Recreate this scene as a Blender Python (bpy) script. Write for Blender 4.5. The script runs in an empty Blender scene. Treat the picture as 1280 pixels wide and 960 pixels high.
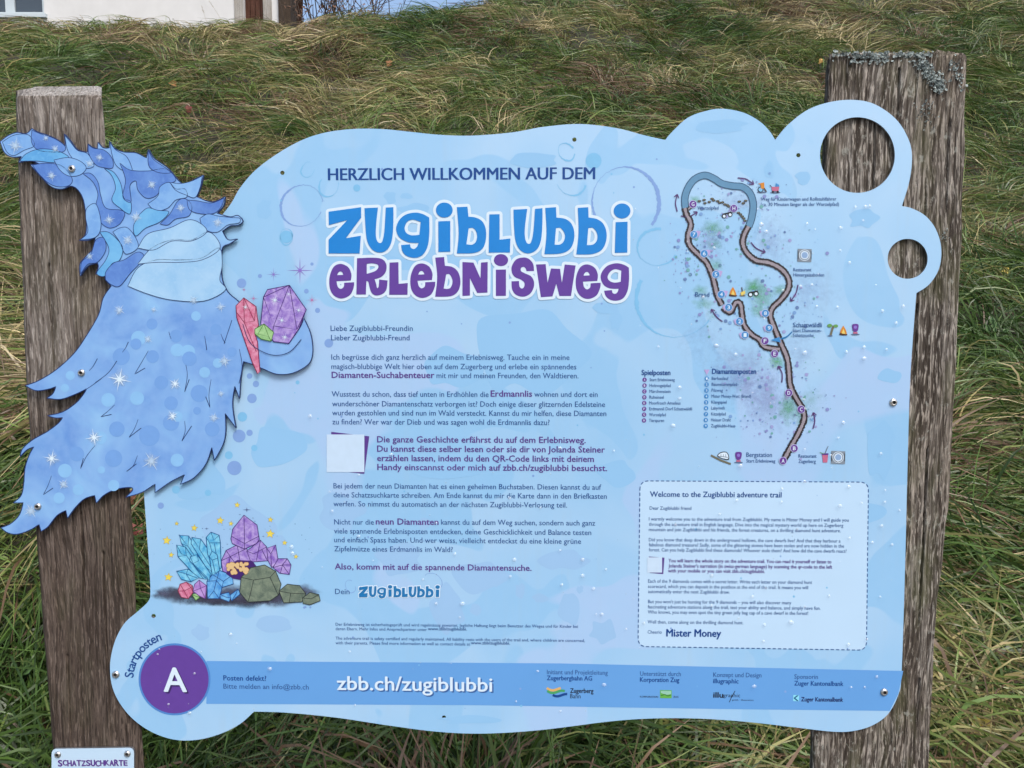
import bpy, math, random
import numpy as np
from mathutils import Vector, Matrix, noise as mnoise
from mathutils.geometry import delaunay_2d_cdt

random.seed(7)
RNG = np.random.default_rng(11)
S = bpy.context.scene
COL = S.collection
R = math.radians

# ------------------------------------------------------------------ camera
PITCH = R(5.2)
F_PX = 961.0
CAM = Vector((0.0, 0.0, 1.45))
cd = bpy.data.cameras.new('camera')
cd.sensor_width = 36.0
cd.lens = F_PX / 1280.0 * 36.0
cd.clip_start = 0.02
cd.clip_end = 500.0
cam = bpy.data.objects.new('camera', cd)
COL.objects.link(cam)
cam.location = CAM
cam.rotation_euler = (R(90) - PITCH, 0, 0)
S.camera = cam

# ------------------------------------------------------------------ light (overcast day)
SUN_EL, SUN_AZ = R(52), R(150)          # azimuth: clockwise from +Y, so behind the camera to the right
w = bpy.data.worlds.new('World')
S.world = w
w.use_nodes = True
nt = w.node_tree
sky = nt.nodes.new('ShaderNodeTexSky')
sky.sky_type = 'NISHITA'
sky.sun_disc = False
sky.sun_elevation = SUN_EL
sky.sun_rotation = SUN_AZ
sky.air_density = 1.0
sky.dust_density = 3.5
sky.ozone_density = 1.0
nt.links.new(sky.outputs[0], nt.nodes['Background'].inputs[0])
nt.nodes['Background'].inputs[1].default_value = 0.12
sd = bpy.data.lights.new('sun', 'SUN')
sd.energy = 1.3
sd.angle = R(18)
sd.color = (1.0, 0.975, 0.95)
sun = bpy.data.objects.new('sun', sd)
COL.objects.link(sun)
sdir = Vector((math.sin(SUN_AZ) * math.cos(SUN_EL), math.cos(SUN_AZ) * math.cos(SUN_EL), math.sin(SUN_EL)))
sun.rotation_euler = sdir.to_track_quat('Z', 'Y').to_euler()
sun.location = sdir * 20
S.view_settings.view_transform = 'Standard'
S.view_settings.look = 'None'
S.view_settings.gamma = 1.0
S.view_settings.exposure = 1.05

# ------------------------------------------------------------------ helpers
def srgb(r, g, b):
    def f(c):
        c /= 255.0
        return c / 12.92 if c <= 0.04045 else ((c + 0.055) / 1.055) ** 2.4
    return (f(r), f(g), f(b), 1.0)

def tag(o, label=None, cat=None, group=None, kind=None):
    if label: o['label'] = label
    if cat: o['category'] = cat
    if group: o['group'] = group
    if kind: o['kind'] = kind
    return o

def empty(name, loc=(0, 0, 0), rz=0):
    o = bpy.data.objects.new(name, None)
    o.empty_display_size = 0.1
    COL.objects.link(o)
    o.location = loc
    o.rotation_euler = (0, 0, rz)
    return o

def link_mesh(name, verts, faces, mats, parent=None, midx=None, smooth=False):
    me = bpy.data.meshes.new(name)
    me.from_pydata([tuple(v) for v in verts], [], [tuple(f) for f in faces])
    for m in (mats if isinstance(mats, (list, tuple)) else [mats]):
        me.materials.append(m)
    if midx is not None:
        me.polygons.foreach_set('material_index', np.asarray(midx, dtype=np.int32))
    if smooth:
        me.polygons.foreach_set('use_smooth', np.ones(len(me.polygons), dtype=bool))
    me.update()
    o = bpy.data.objects.new(name, me)
    COL.objects.link(o)
    if parent: o.parent = parent
    return o

class MB:
    """collects shapes of one mesh (world or thing-local coordinates)"""
    def __init__(s): s.v = []; s.f = []; s.m = []
    def add(s, verts, faces, m=0):
        n = len(s.v)
        s.v += [tuple(v) for v in verts]
        s.f += [tuple(i + n for i in f) for f in faces]
        s.m += [m] * len(faces)
    def box(s, x0, x1, y0, y1, z0, z1, m=0):
        v = [(x, y, z) for x in (x0, x1) for y in (y0, y1) for z in (z0, z1)]
        s.add(v, [(0, 1, 3, 2), (4, 6, 7, 5), (0, 4, 5, 1), (2, 3, 7, 6), (0, 2, 6, 4), (1, 5, 7, 3)], m)
    def tube(s, pts, radii, n=6, m=0):
        pts = [Vector(p) for p in pts]
        vs, fs = [], []
        for i, p in enumerate(pts):
            d = (pts[min(i + 1, len(pts) - 1)] - pts[max(i - 1, 0)]).normalized()
            a = d.orthogonal().normalized(); b = d.cross(a)
            r = radii[i] if isinstance(radii, (list, tuple)) else radii
            for k in range(n):
                t = 2 * math.pi * k / n
                vs.append(p + (a * math.cos(t) + b * math.sin(t)) * r)
        for i in range(len(pts) - 1):
            for k in range(n):
                fs.append((i * n + k, i * n + (k + 1) % n, (i + 1) * n + (k + 1) % n, (i + 1) * n + k))
        fs.append(tuple(range(n - 1, -1, -1))); fs.append(tuple((len(pts) - 1) * n + k for k in range(n)))
        s.add(vs, fs, m)
    def build(s, name, mats, parent=None, smooth=False):
        return link_mesh(name, s.v, s.f, mats, parent, s.m, smooth)

# value noise in numpy
_G = RNG.random((256, 256))
def vnoise(x, y, seed=0):
    x = np.asarray(x, float) + seed * 17.31; y = np.asarray(y, float) + seed * 9.77
    xi = np.floor(x).astype(int); yi = np.floor(y).astype(int)
    fx = x - xi; fy = y - yi
    fx = fx * fx * (3 - 2 * fx); fy = fy * fy * (3 - 2 * fy)
    g = lambda a, b: _G[a & 255, b & 255]
    return (g(xi, yi) * (1 - fx) + g(xi + 1, yi) * fx) * (1 - fy) + (g(xi, yi + 1) * (1 - fx) + g(xi + 1, yi + 1) * fx) * fy

# ------------------------------------------------------------------ materials
def new_mat(name):
    m = bpy.data.materials.new(name)
    m.use_nodes = True
    return m, m.node_tree, m.node_tree.nodes['Principled BSDF']

INKK = (0.62, 0.69, 0.70)
def srgbk(r, g, b):
    c = srgb(r, g, b)
    return (c[0] * INKK[0], c[1] * INKK[1], c[2] * INKK[2], 1.0)
_mats = {}
def paint(name, col, rough=0.34, mottle=0.06, scale=90.0):
    """printed ink: one colour with a faint unevenness of the print"""
    if name in _mats: return _mats[name]
    m, t, b = new_mat(name)
    tc = t.nodes.new('ShaderNodeTexCoord')
    n = t.nodes.new('ShaderNodeTexNoise'); n.inputs['Scale'].default_value = scale; n.inputs['Detail'].default_value = 3
    mx = t.nodes.new('ShaderNodeMix'); mx.data_type = 'RGBA'
    c = col
    mx.inputs[6].default_value = (c[0] * (1 - mottle), c[1] * (1 - mottle), c[2] * (1 - mottle), 1)
    mx.inputs[7].default_value = (min(1, c[0] * (1 + mottle)), min(1, c[1] * (1 + mottle)), min(1, c[2] * (1 + mottle)), 1)
    t.links.new(tc.outputs['Object'], n.inputs['Vector'])
    t.links.new(n.outputs['Fac'], mx.inputs[0])
    t.links.new(mx.outputs[2], b.inputs['Base Color'])
    b.inputs['Roughness'].default_value = rough
    b.inputs['Specular IOR Level'].default_value = 0.32
    _mats[name] = m
    return m

def ramp(t, pts, interp='LINEAR'):
    r = t.nodes.new('ShaderNodeValToRGB')
    r.color_ramp.interpolation = interp
    e = r.color_ramp.elements
    while len(e) < len(pts): e.new(0.5)
    for i, (p, c) in enumerate(pts):
        e[i].position = p
        e[i].color = c if isinstance(c, tuple) else (c, c, c, 1)
    return r

def mixc(t, fac, a, b, mode='MIX'):
    mx = t.nodes.new('ShaderNodeMix'); mx.data_type = 'RGBA'; mx.blend_type = mode
    for sock, v in ((mx.inputs[0], fac), (mx.inputs[6], a), (mx.inputs[7], b)):
        if hasattr(v, 'is_output'): t.links.new(v, sock)
        else: sock.default_value = v
    return mx.outputs[2]

def noise_n(t, vec, scale, detail=4, rough=0.55, dist=0.0):
    n = t.nodes.new('ShaderNodeTexNoise')
    n.inputs['Scale'].default_value = scale; n.inputs['Detail'].default_value = detail
    n.inputs['Roughness'].default_value = rough; n.inputs['Distortion'].default_value = dist
    t.links.new(vec, n.inputs['Vector'])
    return n.outputs['Fac']

def mapping(t, scale, loc=(0, 0, 0)):
    tc = t.nodes.new('ShaderNodeTexCoord'); mp = t.nodes.new('ShaderNodeMapping')
    mp.inputs['Scale'].default_value = scale; mp.inputs['Location'].default_value = loc
    t.links.new(tc.outputs['Object'], mp.inputs['Vector'])
    return mp.outputs[0]

def board_material():
    m, t, b = new_mat('watercolour_print')
    v = mapping(t, (1, 0.02, 1))
    n1 = noise_n(t, v, 5.0, 2, 0.5, 0.6)
    n2 = noise_n(t, mapping(t, (1, 0.02, 1), (7, 0, 3)), 4.2, 2, 0.45, 1.4)
    n3 = noise_n(t, mapping(t, (1, 0.02, 1), (2, 0, 9)), 26.0, 3, 0.6, 0.4)
    base = mixc(t, ramp_fac(t, n1, 0.35, 0.65), srgbk(164, 204, 240), srgbk(182, 212, 242))
    c2 = mixc(t, ramp_fac(t, n2, 0.555, 0.565), base, srgbk(157, 201, 239))
    lil = noise_n(t, mapping(t, (1, 0.02, 1), (12, 0, 5)), 3.6, 2, 0.4, 1.0)
    c3 = mixc(t, ramp_fac(t, lil, 0.60, 0.615), c2, srgbk(181, 206, 242))
    pale = mixc(t, ramp_fac(t, n3, 0.3, 0.75), c3, srgbk(170, 208, 243))
    c4 = mixc(t, 0.35, c3, pale)
    g1 = noise_n(t, mapping(t, (55, 0.02, 2.2)), 1.0, 4, 0.6)
    g2 = noise_n(t, mapping(t, (7, 0.02, 7), (5, 0, 1)), 1.0, 5, 0.65)
    gm = t.nodes.new('ShaderNodeMath'); gm.operation = 'MULTIPLY'
    t.links.new(ramp_fac(t, g1, 0.5, 0.8), gm.inputs[0]); t.links.new(ramp_fac(t, g2, 0.4, 0.75), gm.inputs[1])
    gk = t.nodes.new('ShaderNodeMath'); gk.operation = 'MULTIPLY'; t.links.new(gm.outputs[0], gk.inputs[0]); gk.inputs[1].default_value = 0.35
    c5 = mixc(t, gk.outputs[0], c4, (0.30, 0.36, 0.40, 1))
    t.links.new(c5, b.inputs['Base Color'])
    rr_n = t.nodes.new('ShaderNodeMapRange'); t.links.new(g2, rr_n.inputs['Value']); rr_n.inputs['To Min'].default_value = 0.22; rr_n.inputs['To Max'].default_value = 0.42
    t.links.new(rr_n.outputs[0], b.inputs['Roughness'])
    b.inputs['Coat Weight'].default_value = 0.4
    b.inputs['Coat Roughness'].default_value = 0.18
    return m

def ramp_fac(t, fac, a, b):
    mr = t.nodes.new('ShaderNodeMapRange')
    mr.inputs['From Min'].default_value = a; mr.inputs['From Max'].default_value = b
    t.links.new(fac, mr.inputs['Value'])
    return mr.outputs[0]

def panel_material():
    m, t, b = new_mat('sparkle_blue_print')
    n1 = noise_n(t, mapping(t, (1, 0.02, 1)), 11.0, 3, 0.55, 0.8)
    n2 = noise_n(t, mapping(t, (1, 0.02, 1), (4, 0, 1)), 60.0, 4, 0.65)
    c = ramp(t, [(0.3, srgbk(108, 152, 220)), (0.5, srgbk(134, 176, 232)), (0.72, srgbk(156, 200, 242))])
    t.links.new(n1, c.inputs[0])
    c2 = mixc(t, ramp_fac(t, n2, 0.35, 0.7), c.outputs[0], srgbk(158, 190, 238))
    t.links.new(mixc(t, 0.4, c.outputs[0], c2), b.inputs['Base Color'])
    b.inputs['Roughness'].default_value = 0.35
    return m

def tongue_material(name, a, bcol, fine=1.0):
    m, t, b = new_mat(name)
    n1 = noise_n(t, mapping(t, (1, 0.02, 1)), 22.0 * fine, 4, 0.6, 0.5)
    n2 = noise_n(t, mapping(t, (1, 0.02, 1), (3, 0, 1)), 160.0 * fine, 3, 0.7)
    c = ramp(t, [(0.35, a), (0.65, bcol)])
    t.links.new(n1, c.inputs[0])
    t.links.new(mixc(t, ramp_fac(t, n2, 0.52, 0.75), c.outputs[0], bcol), b.inputs['Base Color'])
    b.inputs['Roughness'].default_value = 0.35
    return m

def wood_material(name, dark, mid, pale, green=0.0, lichen=0.0, dark_z=None, flk=0.55):
    m, t, b = new_mat(name)
    warp = noise_n(t, mapping(t, (9, 9, 2.2)), 1.0, 3)
    tc = t.nodes.new('ShaderNodeTexCoord'); mp = t.nodes.new('ShaderNodeMapping')
    mp.inputs['Scale'].default_value = (130, 90, 6)
    add = t.nodes.new('ShaderNodeVectorMath'); add.operation = 'MULTIPLY_ADD'
    comb = t.nodes.new('ShaderNodeCombineXYZ'); t.links.new(warp, comb.inputs[0])
    t.links.new(comb.outputs[0], add.inputs[0]); add.inputs[1].default_value = (0.05, 0, 0)
    t.links.new(tc.outputs['Object'], add.inputs[2]); t.links.new(add.outputs[0], mp.inputs['Vector'])
    g1 = noise_n(t, mp.outputs[0], 1.0, 5, 0.62, 0.25)
    mp2 = t.nodes.new('ShaderNodeMapping'); mp2.inputs['Scale'].default_value = (400, 300, 48)
    t.links.new(add.outputs[0], mp2.inputs['Vector'])
    g2 = noise_n(t, mp2.outputs[0], 1.0, 4, 0.6)
    big = noise_n(t, mapping(t, (7, 7, 3)), 1.0, 3)
    c = ramp(t, [(0.28, dark), (0.47, mid), (0.66, pale)])
    t.links.new(g1, c.inputs[0])
    mp3 = t.nodes.new('ShaderNodeMapping'); mp3.inputs['Scale'].default_value = (300, 220, 4.5)
    t.links.new(add.outputs[0], mp3.inputs['Vector'])
    g3 = noise_n(t, mp3.outputs[0], 1.0, 3, 0.6)
    soft = mixc(t, 0.45, c.outputs[0], mid)
    lin = mixc(t, ramp_fac(t, g3, 0.5, 0.36), soft, dark)
    fle = mixc(t, ramp_fac(t, g2, flk, flk + 0.1), lin, pale)
    drk = mixc(t, ramp_fac(t, g2, 0.44, 0.36), fle, dark)
    base = mixc(t, 0.85, c.outputs[0], drk)
    stain = mixc(t, ramp_fac(t, big, 0.42, 0.7), base, mixc(t, 1.0, base, (0.72, 0.66, 0.6, 1), 'MULTIPLY'))
    out = stain
    if dark_z is not None:                                  # colour gets darker towards the foot of the post, with a ragged edge
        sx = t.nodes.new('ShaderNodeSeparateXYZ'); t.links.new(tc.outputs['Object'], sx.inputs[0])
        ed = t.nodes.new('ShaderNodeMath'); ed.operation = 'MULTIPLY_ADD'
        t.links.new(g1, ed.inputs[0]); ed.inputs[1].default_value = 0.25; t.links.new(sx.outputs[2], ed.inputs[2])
        out = mixc(t, ramp_fac(t, ed.outputs[0], dark_z + 0.16, dark_z - 0.05), out, mixc(t, 1.0, out, (0.46, 0.40, 0.37, 1), 'MULTIPLY'))
    if green > 0:
        gn = noise_n(t, mapping(t, (16, 16, 5), (3, 1, 2)), 1.0, 4, 0.65)
        gf = t.nodes.new('ShaderNodeMath'); gf.operation = 'MULTIPLY'
        t.links.new(ramp_fac(t, gn, 0.5, 0.68), gf.inputs[0]); gf.inputs[1].default_value = green
        out = mixc(t, gf.outputs[0], out, (0.075, 0.08, 0.035, 1))
    if lichen > 0:
        ln = noise_n(t, mapping(t, (90, 90, 60), (1, 1, 1)), 1.0, 4, 0.7)
        lf = t.nodes.new('ShaderNodeMath'); lf.operation = 'MULTIPLY'
        t.links.new(ramp_fac(t, ln, 0.60, 0.68), lf.inputs[0]); lf.inputs[1].default_value = lichen
        out = mixc(t, lf.outputs[0], out, (0.33, 0.34, 0.30, 1))
    t.links.new(out, b.inputs['Base Color'])
    b.inputs['Roughness'].default_value = 0.9
    b.inputs['Specular IOR Level'].default_value = 0.2
    bm = t.nodes.new('ShaderNodeBump'); bm.inputs['Strength'].default_value = 0.75; bm.inputs['Distance'].default_value = 0.004
    hm = t.nodes.new('ShaderNodeMath'); hm.operation = 'ADD'
    t.links.new(g1, hm.inputs[0]); t.links.new(g2, hm.inputs[1])
    t.links.new(hm.outputs[0], bm.inputs['Height']); t.links.new(bm.outputs[0], b.inputs['Normal'])
    return m

def attr_material(name, rough=0.6, trans=0.0, vary=0.0):
    m, t, b = new_mat(name)
    a = t.nodes.new('ShaderNodeAttribute'); a.attribute_name = 'tint'
    t.links.new(a.outputs['Color'], b.inputs['Base Color'])
    b.inputs['Roughness'].default_value = rough
    b.inputs['Specular IOR Level'].default_value = 0.35
    if trans:
        tr = t.nodes.new('ShaderNodeBsdfTranslucent'); t.links.new(a.outputs['Color'], tr.inputs['Color'])
        mx = t.nodes.new('ShaderNodeMixShader'); mx.inputs[0].default_value = trans
        t.links.new(b.outputs[0], mx.inputs[1]); t.links.new(tr.outputs[0], mx.inputs[2])
        t.links.new(mx.outputs[0], t.nodes['Material Output'].inputs[0])
    return m

def metal(name, col, rough):
    m, t, b = new_mat(name)
    n = noise_n(t, mapping(t, (1, 1, 1)), 400.0, 2)
    t.links.new(mixc(t, n, (col[0] * .8, col[1] * .8, col[2] * .8, 1), col), b.inputs['Base Color'])
    b.inputs['Metallic'].default_value = 1.0; b.inputs['Roughness'].default_value = rough
    return m

M_BOARD = board_material()
M_PANEL = panel_material()
M_EDGE = metal('sheet_edge', (0.55, 0.58, 0.62, 1), 0.45)
M_STEEL = metal('screw_steel', (0.62, 0.60, 0.57, 1), 0.28)
M_DARK = paint('dark_recess', (0.012, 0.012, 0.013, 1), 0.8)
NAVY = paint('navy_ink', srgbk(14, 70, 142))
SLATE = paint('slate_ink', srgbk(46, 86, 146))
PURPLE = paint('purple_ink', srgbk(106, 66, 156))
PURPLE2 = paint('purple_bold_ink', srgbk(98, 62, 142))
LOGOBLUE = paint('logo_blue_ink', srgbk(28, 134, 214))
WHITE = paint('white_ink', srgbk(232, 240, 252))
BAND = paint('band_ink', srgbk(109, 165, 226), mottle=0.05, scale=9)
BLACK = paint('black_ink', srgbk(28, 26, 34))
PALEBOX = paint('pale_box_ink', srgbk(202, 224, 248), mottle=0.04, scale=12)
PAPER = paint('code_paper', srgbk(212, 226, 246)); LILAC = paint('lilac_ink', srgbk(138, 168, 222))
CYAN = paint('cyan_ink', srgbk(136, 194, 234))
TEAL = paint('teal_ink', srgbk(30, 120, 180))

# ------------------------------------------------------------------ terrain
def gz(x, y):
    x = np.asarray(x, float); y = np.asarray(y, float)
    s = np.maximum(y - 1.45, 0)
    rise = 0.655 * (np.sqrt(s * s + 0.09) - 0.3)
    k = np.clip((x + 2.7) / 1.9, 0, 1); k = k * k * (3 - 2 * k)
    k2 = np.clip((x + 1.5) / 3.6, 0, 1); k2 = k2 * k2 * (3 - 2 * k2)
    hc = 4.66 + 0.24 * k + 1.9 * k2
    hc = hc + 0.02 * np.maximum(y - 9, 0)
    z = -np.log(np.exp(-5 * rise) + np.exp(-5 * hc)) / 5.0
    u = np.clip((y - 1.2) / 1.5, 0, 1)
    z = z + u * (0.16 * (vnoise(x * 0.9 + 31, y * 1.1 + 8, 1) - 0.5) + 0.09 * (vnoise(x * 2.7, y * 2.7, 2) - 0.5))
    return z

def ground_hit(px, py):
    d = cam_dir(px, py)
    t = 1.2
    while t < 40:
        p = CAM + d * t
        if p.z < float(gz(p.x, p.y)): return p
        t += 0.02
    return CAM + d * 12

cr = cam.rotation_euler.to_matrix()
def cam_dir(px, py):
    return (cr @ Vector(((px - 640) / F_PX, (480 - py) / F_PX, -1))).normalized()

def ground_material():
    m, t, b = new_mat('turf_soil')
    n = noise_n(t, mapping(t, (1, 1, 1)), 9.0, 6, 0.65)
    f = noise_n(t, mapping(t, (60, 20, 20)), 1.0, 4, 0.6)
    c = ramp(t, [(0.3, (0.010, 0.010, 0.005, 1)), (0.5, (0.02, 0.019, 0.009, 1)), (0.7, (0.045, 0.036, 0.02, 1))])
    mm = t.nodes.new('ShaderNodeMath'); mm.operation = 'MULTIPLY_ADD'
    t.links.new(f, mm.inputs[0]); mm.inputs[1].default_value = 0.5
    m2 = t.nodes.new('ShaderNodeMath'); m2.operation = 'MULTIPLY'; t.links.new(n, m2.inputs[0]); m2.inputs[1].default_value = 0.5
    t.links.new(m2.outputs[0], mm.inputs[2]); t.links.new(mm.outputs[0], c.inputs[0])
    t.links.new(c.outputs[0], b.inputs['Base Color'])
    b.inputs['Roughness'].default_value = 1.0
    return m

def build_ground():
    ys = np.concatenate([np.linspace(-80, -2, 14), np.linspace(-1.5, 14, 190), np.linspace(15, 120, 24)])
    xs = np.concatenate([np.linspace(-90, -11, 14), np.linspace(-10, 10, 200), np.linspace(11, 90, 14)])
    X, Y = np.meshgrid(xs, ys)
    Z = gz(X, Y)
    v = np.stack([X.ravel(), Y.ravel(), Z.ravel()], 1)
    nx = len(xs)
    i = np.arange((len(ys) - 1) * (nx - 1)); r_ = i // (nx - 1); c_ = i % (nx - 1)
    a = r_ * nx + c_
    f = np.stack([a, a + 1, a + nx + 1, a + nx], 1)
    o = link_mesh('hillside_ground', v, f, ground_material(), smooth=True)
    tag(o, kind='structure', label='steep grassy hillside behind the sign')
build_ground()
def build_bounce_path():  # unseen pale path, added to bounce light onto the board and its reflections
    m, t, b = new_mat('bounce_gravel')
    n = noise_n(t, mapping(t, (1, 1, 1)), 55.0, 5, 0.7); n2 = noise_n(t, mapping(t, (1, 1, 1)), 2.0, 3)
    c = ramp(t, [(0.35, (0.14, 0.13, 0.12, 1)), (0.6, (0.34, 0.33, 0.31, 1))]); t.links.new(n, c.inputs[0])
    t.links.new(mixc(t, n2, c.outputs[0], (0.26, 0.25, 0.23, 1)), b.inputs['Base Color']); b.inputs['Roughness'].default_value = 0.95
    xs = np.linspace(-60, 60, 60); v, f = [], []
    for x in xs:
        v += [(x, 0.45 + 0.12 * math.sin(x * 1.7), 0.006), (x, -2.4 + 0.1 * math.sin(x * 2.3), 0.006)]
    f = [(2 * i, 2 * i + 1, 2 * i + 3, 2 * i + 2) for i in range(len(xs) - 1)]
    tag(link_mesh('bounce_path', v, f, m), kind='structure', label='unseen pale gravel path added in front of the sign for bounce light')
build_bounce_path()

# ------------------------------------------------------------------ grass (stuff)
def build_grass():
    def bases(n, ymin, ymax, power):
        # density falls off with distance from the camera
        u = RNG.random(n)
        y = ymin + (ymax - ymin) * u ** power
        x = (RNG.random(n) * 2 - 1) * (0.74 * y + 0.55)
        return x, y
    # clumps
    ncl = 6400
    cx, cy = bases(ncl, 0.9, 12.5, 1.25)
    cphi = math.pi * (1.0 + 1.25 * (vnoise(cx * 0.75, cy * 0.75, 5) - 0.5) * 2 + 0.55 * (vnoise(cx * 2.2, cy * 2.2, 6) - 0.5) * 2) + RNG.normal(0, 0.6, ncl)
    clen = 0.14 + 0.30 * RNG.random(ncl) * (0.6 + 0.8 * vnoise(cx * 1.3, cy * 1.3, 7))
    cup = RNG.random(ncl) ** 1.5
    per = 24
    n1 = ncl * per
    rep = lambda a: np.repeat(a, per)
    spread = rep(0.035 + 0.05 * RNG.random(ncl))
    x1 = rep(cx) + RNG.normal(0, 1, n1) * spread
    y1 = rep(cy) + RNG.normal(0, 1, n1) * spread
    phi1 = rep(cphi) + RNG.normal(0, 0.5, n1)
    can1 = rep(0.03 + 0.17 * RNG.random(ncl) ** 1.4) * (0.3 + 0.8 * RNG.random(n1))
    len1 = rep(clen) * (0.6 + 0.7 * RNG.random(n1))
    up1 = rep(cup) * 0.55 + 0.35 * RNG.random(n1)
    cdry = vnoise(cx * 0.8 + 3, cy * 0.8, 8) * 0.55 + vnoise(cx * 3.1, cy * 3.1, 9) * 0.45 + RNG.normal(0, 0.13, ncl)
    cdry = (cdry - 0.5) * 1.3 + 0.45 - 0.10 * np.clip((4.0 - cy) / 1.5, 0, 1)
    dry1 = rep(cdry) + RNG.normal(0, 0.14, n1)
    # filler
    n2 = 52000
    x2, y2 = bases(n2, 0.9, 12.5, 1.2)
    phi2 = RNG.random(n2) * 6.283
    len2 = 0.05 + 0.13 * RNG.random(n2)
    up2 = 0.2 + 0.9 * RNG.random(n2)
    can2 = 0.01 + 0.03 * RNG.random(n2)
    dry2 = vnoise(x2 * 0.8 + 3, y2 * 0.8, 8) * 0.55 + vnoise(x2 * 3.1, y2 * 3.1, 9) * 0.45 + RNG.normal(0, 0.2, n2)
    x = np.concatenate([x1, x2]); y = np.concatenate([y1, y2]); phi = np.concatenate([phi1, phi2])
    L = np.concatenate([len1, len2]); up = np.concatenate([up1, up2]); dry = np.concatenate([dry1, dry2]); can = np.concatenate([can1, can2])
    keep = ~((np.arange(len(x)) >= n1) & (y < 4) & (RNG.random(len(x)) < .5)) & (y > 0.85) & (np.abs(x) < 0.8 * y + 1.0)
    x, y, phi, L, up, dry, can = (a[keep] for a in (x, y, phi, L, up, dry, can))
    n = len(x)
    e = 0.05
    gx = (gz(x + e, y) - gz(x - e, y)) / (2 * e); gy = (gz(x, y + e) - gz(x, y - e)) / (2 * e)
    # lodged direction in the slope surface: cos -> sideways, sin -> uphill
    dx = np.cos(phi); dy = np.sin(phi) * 0.75 - 0.28
    dz = dx * gx + dy * gy
    d = np.stack([dx, dy, dz], 1); d /= np.linalg.norm(d, axis=1, keepdims=True)
    d0 = d * (1.0 - 0.45 * up)[:, None]; d0[:, 2] += up * 0.95
    d0[:, 1] -= up * 0.25
    d0 /= np.linalg.norm(d0, axis=1, keepdims=True)
    SEG = 5
    width = (0.0014 + 0.0030 * RNG.random(n) ** 1.5) * np.where(y < 4, 1.3 - 0.14 * (y - 2), 0.9 + 0.03 * y)
    z0 = gz(x, y) - 0.01
    b = np.stack([x, y, z0], 1)
    curl = (0.2 + 0.95 * RNG.random(n))
    side = RNG.normal(0, 0.14, n)
    perp = np.stack([-d[:, 1], d[:, 0], np.zeros(n)], 1)
    P = []
    for k in range(SEG + 1):
        t = k / SEG
        p = b + d0 * (L * t)[:, None] + d * (L * 0.45 * curl * t * t)[:, None] + perp * (L * side * t * t)[:, None]
        p[:, 2] -= L * curl * 0.62 * t ** 2.2 * (0.35 + up)
        g = gz(p[:, 0], p[:, 1]) + 0.008 + can * min(1.0, 2.2 * t)
        if k > 0: p[:, 2] = np.maximum(p[:, 2], g)
        P.append(p)
    P = np.stack(P, 1)                                     # n, SEG+1, 3
    view = P - np.array(CAM)
    tang = np.gradient(P, axis=1)
    rnd = RNG.normal(0, 0.55, (n, 1, 3))
    wdir = np.cross(tang, view / np.linalg.norm(view, axis=2, keepdims=True) + rnd)
    wdir /= (np.linalg.norm(wdir, axis=2, keepdims=True) + 1e-9)
    prof = np.array([0.8, 1.0, 0.95, 0.8, 0.5, 0.08])[None, :, None]
    off = wdir * width[:, None, None] * prof
    V = np.stack([P - off, P + off], 2).reshape(-1, 3)     # per blade (SEG+1)*2
    st = (SEG + 1) * 2
    bi = np.arange(n)[:, None] * st
    kk = np.arange(SEG)[None, :] * 2
    a = (bi + kk)
    Fq = np.stack([a, a + 1, a + 3, a + 2], 2).reshape(-1, 4)
    me = bpy.data.meshes.new('grass')
    me.vertices.add(len(V)); me.vertices.foreach_set('co', V.astype(np.float32).ravel())
    me.loops.add(Fq.size); me.loops.foreach_set('vertex_index', Fq.astype(np.int32).ravel())
    me.polygons.add(len(Fq)); me.polygons.foreach_set('loop_start', np.arange(0, Fq.size, 4, dtype=np.int32))
    me.polygons.foreach_set('use_smooth', np.ones(len(Fq), dtype=bool))
    me.update()
    pal = np.array([[0.05, 0.095, 0.02], [0.085, 0.15, 0.03], [0.135, 0.19, 0.045], [0.20, 0.205, 0.07], [0.29, 0.24, 0.10], [0.44, 0.36, 0.19]])
    q = np.clip((dry - 0.20) / 0.74, 0, 0.999) * (len(pal) - 1)
    i0 = np.floor(q).astype(int); fr = (q - i0)[:, None]
    c = pal[i0] * (1 - fr) + pal[i0 + 1] * fr
    c *= (0.42 + 0.9 * RNG.random(n))[:, None]
    thatch = vnoise(x * 1.7 + 11, y * 1.7, 12) * .6 + vnoise(x * 5 + 3, y * 5, 13) * .4
    brown = RNG.random(n) < np.clip((thatch - 0.52) * 3.2, 0.05, 0.75)
    c[brown] = np.array([0.15, 0.095, 0.055]) * (0.7 + 0.6 * RNG.random(brown.sum()))[:, None]
    col = np.ones((n, st, 4), np.float32); col[:, :, :3] = c[:, None, :]
    at = me.attributes.new('tint', 'FLOAT_COLOR', 'POINT')
    at.data.foreach_set('color', col.ravel())
    me.materials.append(attr_material('grass_blade', 0.38, 0.25))
    o = bpy.data.objects.new('grass', me); COL.objects.link(o)
    tag(o, 'long wind-laid green and straw coloured grass over the hillside', 'grass', kind='stuff')
build_grass()

# ------------------------------------------------------------------ house on the crest
def at_y(px, py, y):
    d = cam_dir(px, py); t = (y - CAM.y) / d.y
    return CAM + d * t

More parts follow.
